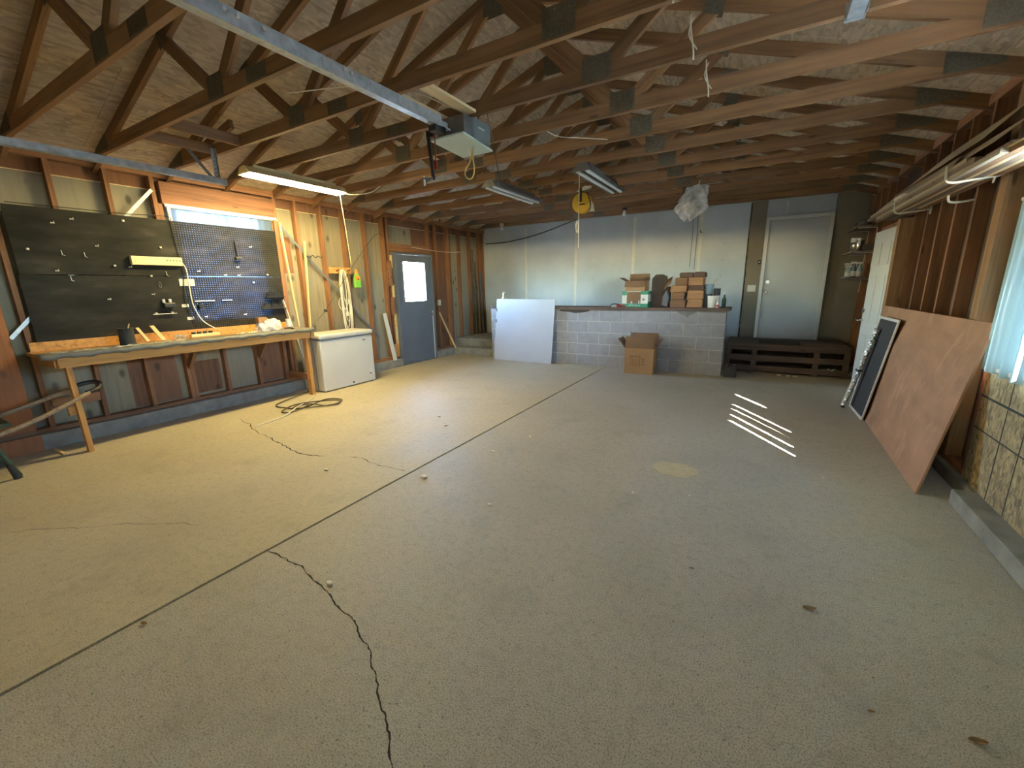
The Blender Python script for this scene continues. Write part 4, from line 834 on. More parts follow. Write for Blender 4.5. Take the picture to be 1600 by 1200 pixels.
# clear plastic bag between the trusses
random.seed(9)
def bagf(u, v):
    a = u * 2 * math.pi; h = v
    r = (math.sin(min(1, h * 1.35 + 0.08) * math.pi * 0.62)) * (1 - 0.45 * h)
    nz = 1 + 0.13 * math.sin(5 * a + 7 * v) + 0.09 * math.sin(9 * a - 11 * v)
    return Vector((-0.99 + 0.10 * h + 0.25 * r * nz * math.cos(a), 6.56 + 0.14 * r * nz * math.sin(a), 2.30 + 0.42 * h + 0.02 * math.sin(3 * a)))
pbg = thing('plastic_bag', (-0.95, 6.60, 2.30), 'crumpled clear plastic bag hanging from the trusses', 'bag')
build('film', MB().grid(bagf, 36, 16), PLASTIC, pbg, smooth='all')
build('tie_string', MB().tube(smoothed([(-0.90, 6.58, 2.68), (-0.89, 6.64, 2.76), (-0.88, 6.692, 2.82)]), 0.006), CORDW, pbg)
# lamp holders
def socket(x, y, z, label, mat):
    t_ = thing('lamp_socket', (x, y, z), label, 'lamp'); build('base', MB().cyl((x, y, z + 0.04), (x, y, z + 0.085), 0.045, n=14), BLACK if mat is BLACK else WHITE2, t_, smooth=True)
    build('bulb', MB().lathe((x, y, z - 0.06), [(0.004, 0), (0.03, 0.012), (0.036, 0.04), (0.022, 0.08), (0.018, 0.10)], 14), TUBE_OFF, t_, smooth=True)
socket(-4.98, 8.12, 2.69, 'white lamp socket under the trusses near the back left corner', WHITE2)
socket(-2.25, 7.86, 2.69, 'black lamp socket under the trusses beyond the yellow reel', BLACK)
build('red_pull_tag', MB().tube([(-5.52, 6.70, 2.78), (-5.52, 6.70, 2.70)], 0.003).slab([(-5.55, 6.70, 2.70), (-5.49, 6.70, 2.70), (-5.52, 6.70, 2.76)], (0, 0.01, 0)), RED, None, label='small red tag hanging from the trusses above the side door', cat='tag')
ps2 = thing('hanging_string', (-1.74, 4.38, 1.84), 'white string with a loop hanging left of the right shop light', 'cord')
build('cord', MB().tube([(-1.735, 4.38, 2.60), (-1.735, 4.38, 1.84)], 0.0035), CORDW, ps2); build('loop', MB().tube([(-1.752 + 0.014 * math.cos(a * 0.5236), 4.38, 2.05 + 0.055 * math.sin(a * 0.5236)) for a in range(13)], 0.003), CORDW, ps2)
build('dark_wire_drop', MB().tube(smoothed([(-2.02, 3.08, 2.86), (-2.03, 3.20, 2.62), (-2.02, 3.25, 2.42), (-2.0, 3.25, 2.28)]), 0.004), CORDD, None, label='thin dark wire dangling right of the door opener', cat='wire')
build('back_cable', MB().tube(smoothed([(-5.83, 8.76, 2.46), (-5.2, 8.72, 2.46), (-4.4, 8.68, 2.56), (-3.7, 8.62, 2.72), (-3.3, 8.55, 2.80)]), 0.011), CORDD, None, label='dark cable sagging across the top of the back drywall', cat='cable')
for k, (x, y) in enumerate(((-0.53, 2.43), (-0.52, 3.04), (-0.50, 3.65))):
    build('tied_string', MB().tube(smoothed([(x, y, 2.99), (x + 0.01, y - 0.03, 2.90), (x + 0.03, y - 0.03, 2.80), (x + 0.035, y - 0.03, 2.74)]), 0.005).tube(smoothed([(x + 0.02, y - 0.03, 2.96), (x + 0.0, y - 0.03, 2.88), (x + 0.05, y - 0.03, 2.79)]), 0.004), CORDW, None,
          label='white string tied on the %s truss web on the right side' % ('nearest', 'second', 'third')[k], cat='string')
build('truss_wire', MB().tube(smoothed([(-3.2, 2.2, 2.885), (-2.6, 2.45, 2.89), (-2.3, 2.60, 2.83), (-2.2, 2.9, 2.80), (-2.2, 3.05, 2.84)]), 0.004), CORDW, None, label='thin white wire lying over the trusses to the door opener', cat='wire')
build('truss_wire', MB().tube(smoothed([(-1.9, 3.68, 2.885), (-1.75, 3.8, 2.77), (-1.55, 4.0, 2.765), (-1.4, 4.28, 2.80)]), 0.004), CORDW, None, label='thin white wire sagging between trusses toward the right shop light', cat='wire')
build('plank_offcut', B(-0.95, -0.62, 6.75, 7.28, 2.877, 2.90), WHITE, None, label='white board piece lying across the trusses above the plastic bag', cat='board')

# ================================================================== THINGS, back
pf = thing('trim_1', (-3.0, 8.0, 0), 'raised concrete landing with a low step by the left wall', 'landing', kind='structure')
build('landing_slab', B(XLS, -0.43, 7.60, YB + 0.01, 0, 0.33), CONC, pf, bevel=0.01)
build('step', B(XLS, -4.60, 7.35, 7.60, 0, 0.155), CONC, pf, bevel=0.01)
kw = thing('wall_knee', (-2.6, 7.25, 0), 'low cinder block wall along the raised landing', 'wall', kind='structure')
build('mortar_core', B(-4.745, -0.433, 7.253, 7.447, 0, 1.018), MORTAR, kw)
random.seed(4)
BM = {}
for c in range(5):
    z0 = 0.004 + c * 0.2035; x1 = -0.43; first = True
    while x1 > -4.74:
        L = 0.394 if not (first and c % 2 == 1) else 0.191
        x0 = max(x1 - L, -4.75)
        key = round(x1 - x0, 3)
        if key not in BM:
            m = MB().box(0, key, 0, 0.20, 0, 0.1915); me = bpy.data.meshes.new('block'); me.from_pydata(m.v, [], m.f); me.materials.append(BLOCK); BM[key] = me
        o = bpy.data.objects.new('block', BM[key]); COL.objects.link(o); o.parent = kw
        w0 = Vector((x0, 7.25 + random.uniform(-0.0015, 0.0015), z0)); o.location = w0 - WL[kw]; WL[o] = w0
        bv = o.modifiers.new('bevel', 'BEVEL'); bv.width = 0.004; bv.segments = 1
        x1 = x0 - 0.012; first = False
build('water_stain', MB().slab([(-1.15, 7.2462, 1.015), (-0.85, 7.2462, 1.015), (-0.90, 7.2462, 0.97), (-0.95, 7.2462, 0.95), (-0.99, 7.2462, 0.90), (-1.03, 7.2462, 0.95), (-1.10, 7.2462, 0.965)], (0, 0.002, 0)), DULLM, kw)
build('dark_patch', MB().slab([(-3.22, 7.2462, 1.015), (-2.62, 7.2462, 1.015), (-2.66, 7.2462, 0.985), (-2.80, 7.2462, 0.96), (-2.92, 7.2462, 0.955), (-3.05, 7.2462, 0.975), (-3.2, 7.2462, 0.985)], (0, 0.002, 0)), CARDX, kw)  # dark irregular patch along the top of the block wall
ct = thing('counter_shelf', (-2.6, 7.45, 0.33), 'long plank counter topping the cinder block wall', 'counter')
for k in range(3): beam('plank', (-4.74, 7.285 + k * 0.165, 1.043), (-0.385, 7.285 + k * 0.165, 1.043), 0.162, 0.044, CAPW, ct)
for xx in (-4.6, -2.5, -0.52): beam('post', (xx, 7.68, 0.33), (xx, 7.68, 1.02), 0.07, 0.07, OLDW, ct, up=(0, 1, 0))
# white panel leaning on the block wall
wp = thing('drywall_sheet', (-3.95, 7.12, 0), 'large white drywall sheet leaning on the block wall by the step', 'drywall')
build('sheet', MB().slab([(-4.605, 7.085, 0.0), (-3.32, 7.085, 0.0), (-3.285, 7.19, 1.20), (-4.565, 7.19, 1.21)], (0, 0.012, 0.001)), PANELW, wp)
build('edge_strip', MB().slab([(-3.335, 7.083, 0.0), (-3.32, 7.083, 0.0), (-3.285, 7.188, 1.20), (-3.30, 7.188, 1.20)], (0, 0.014, 0.001)), WHITE2, wp)
for z in (1.0, 0.78): build('hinge_mortise', B(-4.606 + z * 0.033, -4.58 + z * 0.033, 7.075 + z * 0.0875, 7.082 + z * 0.0875, z - 0.03, z + 0.03), DULLM, wp)
cb = thing('caulk_tube', (-4.50, 7.34, 1.066), 'white nozzle bottle on the counter behind the white drywall sheet', 'bottle')
build('body', MB().lathe((-4.50, 7.34, 1.066), [(0.028, 0), (0.03, 0.005), (0.03, 0.17), (0.012, 0.19), (0.012, 0.22)], 14), WHITE2, cb, smooth=True)
build('nozzle', MB().lathe((-4.50, 7.34, 1.28), [(0.02, 0), (0.02, 0.03), (0.008, 0.035), (0.006, 0.07)], 10).box(-4.53, -4.47, 7.33, 7.35, 1.325, 1.34), WHITE2, cb, smooth=True)

def open_box(name, cx, cy, z0, w, d, h, rot, label, flaps, mat=CARD, inmat=CARDD, cat='box'):
    """flaps: dict side -> (length, angle from vertical, outward positive, in degrees)"""
    M = Matrix.Translation((cx, cy, z0)) @ Matrix.Rotation(rot, 4, 'Z'); t_ = thing(name, (cx, cy, z0), label, cat)
    th = 0.006
    b = MB().box(-w / 2, w / 2, -d / 2, -d / 2 + th, 0, h).box(-w / 2, w / 2, d / 2 - th, d / 2, 0, h).box(-w / 2, -w / 2 + th, -d / 2 + th, d / 2 - th, 0, h).box(w / 2 - th, w / 2, -d / 2 + th, d / 2 - th, 0, h).box(-w / 2 + th, w / 2 - th, -d / 2 + th, d / 2 - th, 0, th)
    build('carton_body', b.xf(M), mat, t_)
    for side, (ln, ang) in flaps.items():
        a = math.radians(ang); n = {'f': (0, -1), 'b': (0, 1), 'l': (-1, 0), 'r': (1, 0)}[side]
        if side in 'fb': e0, e1 = Vector((-w / 2, n[1] * d / 2, h)), Vector((w / 2, n[1] * d / 2, h))
        else: e0, e1 = Vector((n[0] * w / 2, -d / 2, h)), Vector((n[0] * w / 2, d / 2, h))
        up = Vector((n[0] * math.sin(a), n[1] * math.sin(a), math.cos(a))) * ln; off = Vector((n[0] * math.cos(a), n[1] * math.cos(a), -math.sin(a))) * th
        build('flap', MB().slab([e0, e1, e1 + up, e0 + up], off).xf(M), inmat, t_)
    return t_, M
t_, M = open_box('cardboard_box', -1.635, 7.03, 0.0, 0.46, 0.34, 0.425, math.radians(2), 'open cardboard box on the floor before the block wall', {'f': (0.19, -12), 'b': (0.22, 10), 'l': (0.19, 38), 'r': (0.17, 32)})
pr = MB()
for (x0, x1, z0, z1) in ((-0.135, 0.02, 0.285, 0.30), (-0.135, 0.02, 0.265, 0.27), (-0.14, -0.135, 0.13, 0.30), (0.015, 0.024, 0.13, 0.295), (-0.135, 0.02, 0.13, 0.137), (-0.12, 0.01, 0.15, 0.155)): pr.box(x0, x1, -0.1712, -0.170, z0, z1)
for k in range(7): pr.box(-0.12 + k * 0.02, -0.114 + k * 0.02, -0.1712, -0.170, 0.16, 0.25)
for k in range(4): pr.box(0.04, 0.10 - 0.01 * (k % 2), -0.1712, -0.170, 0.15 + k * 0.032, 0.162 + k * 0.032)
build('printed_panel', pr.xf(M), PRINT, t_)
build('tape_strip', MB().box(-0.2315, -0.230, -0.10, 0.03, 0.07, 0.10).xf(M), INK, t_)
open_box('small_cardboard_box', -1.86, 7.46, 1.334, 0.34, 0.24, 0.17, math.radians(-3), 'open tan cardboard box on top of the green carton', {'f': (0.11, 150), 'b': (0.12, 8), 'l': (0.12, 62), 'r': (0.05, 5)})
gc, M = open_box('green_carton', -1.84, 7.43, 1.066, 0.44, 0.30, 0.265, math.radians(-3), 'green and white carton with window front on the counter', {}, mat=WHITE, inmat=WHITE)
fm = MB().box(-0.221, 0.221, -0.1515, -0.150, 0.0, 0.06).box(-0.221, -0.14, -0.1515, -0.150, 0.20, 0.265).box(0.10, 0.221, -0.1515, -0.150, 0.21, 0.265).box(0.2195, 0.2212, -0.15, 0.15, 0.0, 0.09).box(0.2195, 0.2212, -0.15, 0.15, 0.21, 0.265)
build('green_band', fm.xf(M), GREEN, gc)
build('window_opening', MB().box(-0.135, 0.10, -0.152, -0.150, 0.062, 0.255).xf(M), CARDD, gc)
lt = MB(); random.seed(21)
for k in range(9):
    hh = random.choice((0.018, 0.026, 0.03)); xx = -0.11 + k * 0.024; lt.box(xx, xx + 0.006, -0.1528, -0.1515, 0.018, 0.018 + hh); lt.box(xx, xx + 0.016, -0.1528, -0.1515, 0.018 + hh * 0.5, 0.023 + hh * 0.5)
build('pale_lettering', lt.xf(M), LENS, gc)
build('round_mark', MB().cyl((0.15, -0.1515, 0.13), (0.15, -0.1525, 0.13), 0.02, n=16).xf(M), DULLM, gc)
build('jar_inside', MB().cyl((-0.04, -0.158, 0.062), (-0.04, -0.158, 0.10), 0.022, n=12).cyl((0.08, -0.158, 0.062), (0.08, -0.158, 0.11), 0.014, n=12).xf(M), WHITE2, gc, smooth=True)
dcx = thing('dark_carton', (-1.52, 7.52, 1.066), 'dark brown open carton between the green carton and wood blocks', 'carton')
build('front_flap', MB().slab([(-1.60, 7.42, 1.10), (-1.40, 7.42, 1.10), (-1.36, 7.44, 1.56), (-1.44, 7.47, 1.60), (-1.56, 7.47, 1.60), (-1.61, 7.44, 1.53)], (0, 0.008, 0)), CARDX, dcx)
build('carton_body', B(-1.605, -1.32, 7.43, 7.60, 1.066, 1.40), CARDX, dcx); build('side_flap', MB().slab([(-1.40, 7.38, 1.35), (-1.30, 7.36, 1.45), (-1.30, 7.50, 1.56), (-1.40, 7.50, 1.50)], (0.008, 0, 0)), CARDD, dcx)
build('crumpled_wrap', MB().slab([(-1.42, 7.36, 1.10), (-1.33, 7.34, 1.08), (-1.31, 7.36, 1.22), (-1.36, 7.37, 1.34), (-1.41, 7.37, 1.24)], (0.01, 0.03, 0)), SLATE, dcx)
# stack of brown wood blocks
random.seed(13)
BLK = [(-1.275, -1.045, 1.066, 0.125, 'bottom left'), (-1.255, -1.06, 1.193, 0.115, 'second row left'), (-1.285, -1.03, 1.310, 0.105, 'third row left'), (-1.02, -0.785, 1.066, 0.135, 'bottom right'), (-1.03, -0.79, 1.203, 0.135, 'second row right'), (-1.02, -0.785, 1.340, 0.07, 'thin third row right'), (-1.02, -0.80, 1.412, 0.125, 'fourth row right'), (-1.22, -1.035, 1.417, 0.12, 'fourth row left'), (-1.16, -0.95, 1.539, 0.075, 'uppermost left'), (-0.94, -0.78, 1.539, 0.08, 'uppermost right')]
BW = [wood('split_wood_%d' % k, c, vary=0.05, dark=0.7, knots=False) for k, c in enumerate((lin(124, 90, 60), lin(164, 122, 80), lin(88, 64, 48)))]
for k, (x0, x1, z0, h, wh) in enumerate(BLK):
    y0 = 7.30 + random.uniform(-0.02, 0.03); w = 0.30; j = lambda: random.uniform(-0.008, 0.008)
    pts = [(x0 + j(), y0, z0), (x1 + j(), y0, z0), (x1 + j(), y0, z0 + h * 0.9), (x1 - 0.03, y0, z0 + h), (x0 + 0.02, y0, z0 + h), (x0 + j(), y0, z0 + h * 0.85)]
    build('wood_block', MB().slab(pts, (0, w, 0)), BW[(0, 0, 1, 1, 1, 2, 1, 0, 2, 2)[k]], None, bevel=0.008, label='brown wood block, %s in the stack on the counter' % wh, cat='wood block', group='stacked wood blocks on the counter')
def bucket(x, y, z, r, h, mat, label, handle=True):
    t_ = thing('paint_bucket', (x, y, z), label, 'bucket')
    build('pail', MB().lathe((x, y, z), [(r * 0.86, 0), (r * 0.88, 0.004), (r, h - 0.012), (r * 1.06, h - 0.01), (r * 1.06, h), (r * 0.96, h), (r * 0.95, h - 0.03)], 22), mat, t_, smooth=True)
    if handle: build('bail', MB().tube([(x + r * 1.05 * math.cos(a), y - r * 0.45 * math.sin(a), z + h - 0.02 - r * 0.9 * math.sin(a)) for a in [i * math.pi / 10 for i in range(11)]], 0.0025), DULLM, t_)
    return t_
build('black_crate', MB().box(-0.79, -0.67, 7.42, 7.60, 1.066, 1.072).box(-0.79, -0.785, 7.42, 7.60, 1.072, 1.262).box(-0.675, -0.67, 7.42, 7.60, 1.072, 1.262).box(-0.785, -0.675, 7.42, 7.425, 1.072, 1.262).box(-0.785, -0.675, 7.595, 7.60, 1.072, 1.262).box(-0.79, -0.67, 7.42, 7.60, 1.262, 1.27), BLACK, None, bevel=0.003, label='narrow black crate under the upper white paint bucket', cat='crate')
b1 = bucket(-0.725, 7.50, 1.271, 0.066, 0.16, SPRAYB, 'upper pale paint bucket beside the stacked wood blocks'); build('brush', MB().tube([(-0.70, 7.49, 1.40), (-0.62, 7.47, 1.50)], 0.008), PALEW, b1)
bucket(-0.64, 7.36, 1.066, 0.085, 0.185, MUD, 'lower grey-white paint bucket at the counter end')
build('brown_tin', MB().lathe((-0.60, 7.40, 1.252), [(0.05, 0), (0.052, 0.004), (0.05, 0.008), (0.05, 0.10), (0.053, 0.105), (0.048, 0.108), (0.047, 0.098)], 18), DARKRUB, None, smooth=True, label='dark tin sitting on the lower paint bucket', cat='tin')
gb = thing('green_bottle', (-0.485, 7.34, 1.066), 'green bottle at the right end of the counter', 'bottle')
build('bottle_body', MB().lathe((-0.485, 7.34, 1.066), [(0.026, 0), (0.03, 0.006), (0.03, 0.13), (0.012, 0.17), (0.011, 0.20)], 14), GREENP, gb, smooth=True); build('cap', MB().cyl((-0.485, 7.34, 1.266), (-0.485, 7.34, 1.29), 0.013, n=10), WHITE2, gb, smooth=True)
sb = thing('glue_bottle', (-0.565, 7.262, 1.066), 'small white bottle in front of the lower paint bucket', 'bottle')
build('bottle_body', MB().lathe((-0.565, 7.262, 1.066), [(0.02, 0), (0.023, 0.004), (0.023, 0.07), (0.01, 0.09), (0.009, 0.12), (0.004, 0.135)], 14), WHITE2, sb, smooth=True); build('label_band', MB().cyl((-0.565, 7.262, 1.085), (-0.565, 7.262, 1.115), 0.0235, n=14, caps=False), RED, sb)
hs = thing('hacksaw', (-2.15, 7.30, 1.066), 'red handled hacksaw lying at the left of the green carton', 'saw')
build('frame', MB().tube(smoothed([(-2.27, 7.29, 1.075), (-2.24, 7.29, 1.115), (-2.17, 7.29, 1.12), (-2.10, 7.29, 1.105)]), 0.009), BLACK, hs); build('grip', MB().tube([(-2.16, 7.30, 1.09), (-2.09, 7.30, 1.092), (-2.0, 7.30, 1.082)], 0.02, 8), RED, hs, smooth=True)
build('blade', B(-2.25, -2.15, 7.285, 7.289, 1.068, 1.085), WHITE2, hs)

# pallet steps
pl = thing('pallet_platform', (0.41, 8.2, 0), 'dark wooden pallet platform stacked before the back door', 'pallet')
for z in (0.418, 0.248, 0.078):
    beam('front_rail', (-0.40, 7.77, z), (1.225, 7.77, z), 0.022, 0.085, PALLETW, pl); beam('back_rail', (-0.40, 8.62, z), (1.225, 8.62, z), 0.022, 0.085, PALLETW, pl)
for xx in (-0.38, 0.0, 0.83, 1.20):
    beam('post', (xx, 7.80, 0.0), (xx, 7.80, 0.375), 0.038, 0.075, PALLETW, pl, up=(1, 0, 0)); beam('post', (xx, 8.59, 0.0), (xx, 8.59, 0.375), 0.038, 0.075, PALLETW, pl, up=(1, 0, 0))
for k in range(6): beam('deck_board', (-0.41, 7.80 + k * 0.168, 0.458), (1.235, 7.80 + k * 0.168, 0.452), 0.14 + 0.008 * (k % 2), 0.020, PALLETW, pl)
for xx in (-0.38, 0.0, 0.83, 1.20): beam('stringer', (xx, 7.78, 0.41), (xx, 8.66, 0.41), 0.04, 0.075, PALLETW, pl)
build('doormat', B(0.05, 0.62, 7.86, 8.30, 0.4715, 0.48), MATT, None, bevel=0.003, label='dark doormat on the pallet platform', cat='doormat')
beam('scrap_lath', (-0.02, 7.70, 0.016), (0.58, 7.66, 0.014), 0.05, 0.024, OLDW, None, label='flat lath lying at the foot of the pallet platform', cat='lath')
build('white_rag', MB().grid(lambda u, v: Vector((0.98 + 0.10 * u, 7.735 + 0.03 * v, 0.123 + 0.012 * math.sin(u * 9) + 0.01 * v)), 10, 4), WHITE2, None, solid=0.003, label='scrap of white rag on the lowest pallet rail', cat='rag')
for k, x in enumerate((0.34, 0.46, 0.55)): build('bottle_scrap', MB().cyl((x, 7.62, 0.012), (x + 0.06, 7.635, 0.012), 0.012, 0.008, n=10), WHITE2, None, smooth=True, label='%s small white tube end at the foot of the pallets' % ('leftmost', 'middle', 'rightmost')[k], cat='scrap', group='small tube ends under the pallets')
bt_ = thing('car_battery', (-0.30, 7.30, 0), 'black car battery on the floor at the block wall end', 'battery')
build('case', B(-0.395, -0.215, 7.20, 7.36, 0.0, 0.155), BLACK, bt_, bevel=0.008); build('lid', B(-0.40, -0.21, 7.195, 7.365, 0.155, 0.175), DARKRUB, bt_, bevel=0.005)
for xx in (-0.36, -0.25): build('terminal', MB().cyl((xx, 7.24, 0.175), (xx, 7.24, 0.205), 0.012, 0.01, n=10), DULLM, bt_)
# wall plates by the back door
sp_ = thing('switch_plate', (-0.16, YB, 1.28), 'white double switch plate left of the back door', 'switch'); build('plate', B(-0.225, -0.095, YB - 0.008, YB + 0.004, 1.28, 1.395), WHITE2, sp_, bevel=0.003)
for xx in (-0.19, -0.135): build('toggle', B(xx - 0.006, xx + 0.006, YB - 0.022, YB - 0.008, 1.33, 1.35), WHITE2, sp_)
db = thing('doorbell_button', (-0.075, YB, 1.745), 'small black button on the wall beside the back door', 'button'); build('case', B(-0.10, -0.06, YB - 0.022, YB + 0.003, 1.75, 1.82), BLACK, db, bevel=0.004); build('push', MB().cyl((-0.08, YB - 0.022, 1.785), (-0.08, YB - 0.028, 1.785), 0.011, n=10), LENS, db)
build('wall_hook', MB().tube([(-1.08, YB - 0.002, 2.40), (-1.08, YB - 0.03, 2.37), (-1.065, YB - 0.035, 2.34), (-1.05, YB - 0.02, 2.36)], 0.006), BLACK, None, label='small dark hook high on the back drywall below the bag', cat='hook')

for k, (x, z0) in enumerate(((-1.22, 1.75), (-1.14, 1.70))): build('drywall_string', MB().tube(smoothed([(x, YB - 0.006, 2.74), (x + 0.004, YB - 0.008, 2.3), (x - 0.004, YB - 0.007, z0)]), 0.004), CORDD, None, label='%s of two thin dark strings down the drywall below the bag' % ('left', 'right')[k], cat='cord', group='thin cords on the drywall')
# ================================================================== THINGS, right side
for k, (z, y0) in enumerate(((2.19, 7.92), (1.845, 7.90), (1.478, 7.95))):
    nm = ('top', 'middle', 'lowest')[k]
    sh = thing('wall_shelf', (1.2, 8.34, z), '%s shelf in the corner beside the back door' % nm, 'shelf', 'corner shelves beside the back door')
    beam('shelf_board', (1.205 - 0.01 * k, y0, z), (1.205 - 0.01 * k, 8.775, z), 0.25, 0.018, OLDW, sh)
    for yy in (8.0, 8.6):
        build('bracket', MB().tube([(1.33, yy, z - 0.22), (1.33, yy, z - 0.02), (1.11, yy, z - 0.013)], 0.006), WHITE2, sh)
build('shelf_upright', B(1.315, 1.3345, 7.985, 8.015, 0.95, 2.70), WHITE, None, label='white upright strip behind the corner shelves', cat='strip') if False else None
hg = thing('ear_muffs', (1.17, 8.12, 2.20), 'dark rounded shop gear on the top corner shelf', 'gear')
build('shell', MB().lathe((1.19, 8.10, 2.20), [(0.07, 0), (0.085, 0.02), (0.08, 0.06), (0.05, 0.09), (0.004, 0.10)], 18), DULLM, hg, smooth=True); build('pad', MB().lathe((1.14, 8.22, 2.20), [(0.04, 0), (0.05, 0.02), (0.045, 0.055), (0.02, 0.07), (0.003, 0.072)], 16), BLACK, hg, smooth=True)
pt = thing('paint_can', (1.155, 8.27, 1.855), 'white and black paint can on the middle corner shelf', 'can')
build('can_body', MB().lathe((1.155, 8.27, 1.855), [(0.065, 0), (0.068, 0.004), (0.065, 0.01), (0.065, 0.11)], 20), CHROME, pt, smooth=True); build('band', MB().lathe((1.155, 8.27, 1.965), [(0.066, 0), (0.066, 0.03)], 20), BLACK, pt, smooth=True); build('lid', MB().lathe((1.155, 8.27, 1.995), [(0.068, 0), (0.068, 0.06), (0.06, 0.065), (0.055, 0.06)], 20), WHITE2, pt, smooth=True)
pt = thing('shiny_can', (1.17, 8.05, 1.855), 'shiny metal can on the middle corner shelf', 'can')
build('can_body', MB().lathe((1.17, 8.05, 1.855), [(0.05, 0), (0.053, 0.004), (0.05, 0.01), (0.05, 0.14), (0.053, 0.146), (0.045, 0.15)], 20), CHROME, pt, smooth=True); build('cap', MB().lathe((1.17, 8.05, 2.005), [(0.03, 0), (0.03, 0.03), (0.02, 0.035)], 14), WHITE2, pt, smooth=True)
build('dark_box', MB().box(1.19, 1.30, 7.92, 7.98, 1.855, 1.93).box(1.20, 1.29, 7.925, 7.975, 1.93, 1.945), CARDX, None, bevel=0.004, label='dark little box beside the shiny can on the shelf', cat='box')
for k, (x, y, h, mt, lb) in enumerate(((1.13, 8.42, 0.17, SPRAYB, 'leftmost pale spray bottle on the lowest corner shelf'), (1.13, 8.25, 0.13, SPRAYB, 'second pale spray bottle from the left on the lowest shelf'), (1.16, 8.10, 0.18, SLATE, 'darker spray bottle with pale cap on the lowest shelf'), (1.21, 8.02, 0.17, SPRAYB, 'rightmost spray bottle, half hidden by the white door'))):
    s_ = thing('spray_bottle', (x, y, 1.488), lb, 'bottle', 'spray bottles on the lowest corner shelf')
    build('bottle_body', MB().lathe((x, y, 1.488), [(0.033, 0), (0.037, 0.005), (0.037, h * 0.6), (0.028, h * 0.8), (0.013, h), (0.013, h + 0.015)], 16), mt, s_, smooth=True)
    build('trigger_head', MB().box(x - 0.05, x + 0.02, y - 0.012, y + 0.012, 1.503 + h, 1.533 + h).box(x - 0.045, x - 0.036, y - 0.006, y + 0.006, 1.463 + h, 1.503 + h), WHITE2, s_, bevel=0.004)
    build('label_band', MB().cyl((x, y, 1.505), (x, y, 1.488 + h * 0.5), 0.0378, n=16, caps=False), WHITE2, s_)
build('putty_knife', MB().box(1.09, 1.10, 8.50, 8.66, 1.488, 1.498), WHITE2, None, bevel=0.003, label='flat white tool at the left edge of the lowest shelf', cat='tool')

# lumber rack
for (yy, z, x0, lb) in ((4.31, 2.105, 1.045, 'nearer white wire lumber hook on the right wall'), (5.74, 2.085, 1.06, 'farther white wire lumber hook on the right wall')):
    h_ = thing('lumber_hook', (1.33, yy, z), lb, 'hook', 'wire lumber hooks')
    build('arm', MB().tube(smoothed([(1.334, yy, z + 0.02), (1.28, yy, z + 0.012), (1.15, yy, z), (x0 + 0.04, yy, z - 0.004), (x0 + 0.008, yy, z + 0.012), (x0, yy, z + 0.05), (x0 - 0.002, yy, z + 0.11)], 4), 0.009, 8), WHITE2, h_, smooth='all')
    build('mounting_tab', B(1.325 if yy > 5 else 1.285, 1.336 if yy > 5 else 1.2905, yy - 0.012, yy + 0.012, z - 0.03, z + 0.06), WHITE2, h_)
h_ = thing('utility_hook', (1.33, 4.73, 2.03), 'small white hook below the stored boards', 'hook'); build('hook_wire', MB().tube(smoothed([(1.336, 4.73, 2.03), (1.26, 4.73, 2.02), (1.20, 4.73, 2.025), (1.185, 4.73, 2.05), (1.185, 4.73, 2.075)], 4), 0.008, 8), WHITE2, h_, smooth='all')
RB = [(1.078, 3.55, 6.55, 2.128, 0.036, 0.030, LIGHTB, 'weathered stick lowest and outermost on the lumber hooks'), (1.120, 3.40, 6.80, 2.128, 0.040, 0.030, TRUSS, 'brown stick lowest and second from outside on the lumber hooks'), (1.160, 3.30, 6.10, 2.128, 0.030, 0.030, PALEW, 'pale stick lowest and third from outside on the lumber hooks'), (1.206, 3.60, 6.70, 2.130, 0.052, 0.030, OLDW, 'grey stick lowest and fourth from outside on the lumber hooks'), (1.255, 3.35, 5.80, 2.132, 0.036, 0.030, PALEW, 'pale stick lowest and fifth from outside on the lumber hooks'), (1.303, 3.50, 6.85, 2.134, 0.048, 0.034, TRUSS, 'brown stick lowest against the wall on the lumber hooks'),
      (1.090, 3.90, 7.00, 2.161, 0.060, 0.030, OLDW, 'grey board second layer outermost on the lumber hooks'), (1.150, 3.30, 5.90, 2.160, 0.040, 0.028, PALEW, 'pale board second layer in the middle of the lumber hooks'), (1.215, 3.70, 6.60, 2.162, 0.075, 0.030, TRUSS, 'brown board second layer nearer the wall on the lumber hooks'),
      (1.098, 4.05, 6.95, 2.192, 0.070, 0.026, LIGHTB, 'weathered board third layer outermost on the lumber hooks'), (1.190, 3.70, 6.30, 2.193, 0.090, 0.028, OLDW, 'grey board third layer in the middle of the lumber hooks')]
for (x, y0, y1, z, w, h, m, lb) in RB: beam('stored_board', (x, y0, z), (x + random.uniform(-0.012, 0.012), y1, z + 0.003), w, h, m, None, label=lb, cat='board', group='boards stored on the lumber hooks')
def plank3(pts, off, mat, lb): build('thin_board', MB().slab(pts, off), mat, None, label=lb, cat='board', group='thin panels stored on the lumber hooks')
def leanp(y0, y1, xa, za, xb, zb, ya, yb, mat, lb): plank3([(xa, y0, za), (xb, y0 + ya, zb), (xb, y1 + yb, zb), (xa, y1, za)], (0.006, 0, 0.006), mat, lb)
leanp(4.45, 6.95, 1.095, 2.225, 1.20, 2.345, 0.25, -0.3, LIGHTB, 'thin weathered panel leaning lowest above the stored boards')
leanp(4.00, 5.20, 1.16, 2.27, 1.245, 2.365, -0.25, -0.4, LIGHTB, 'thin grey strip of panel nearest the window above the boards')
leanp(4.35, 6.10, 1.20, 2.37, 1.31, 2.51, -0.30, -0.7, LIGHTB, 'thin grey panel leaning highest on the lumber rack')
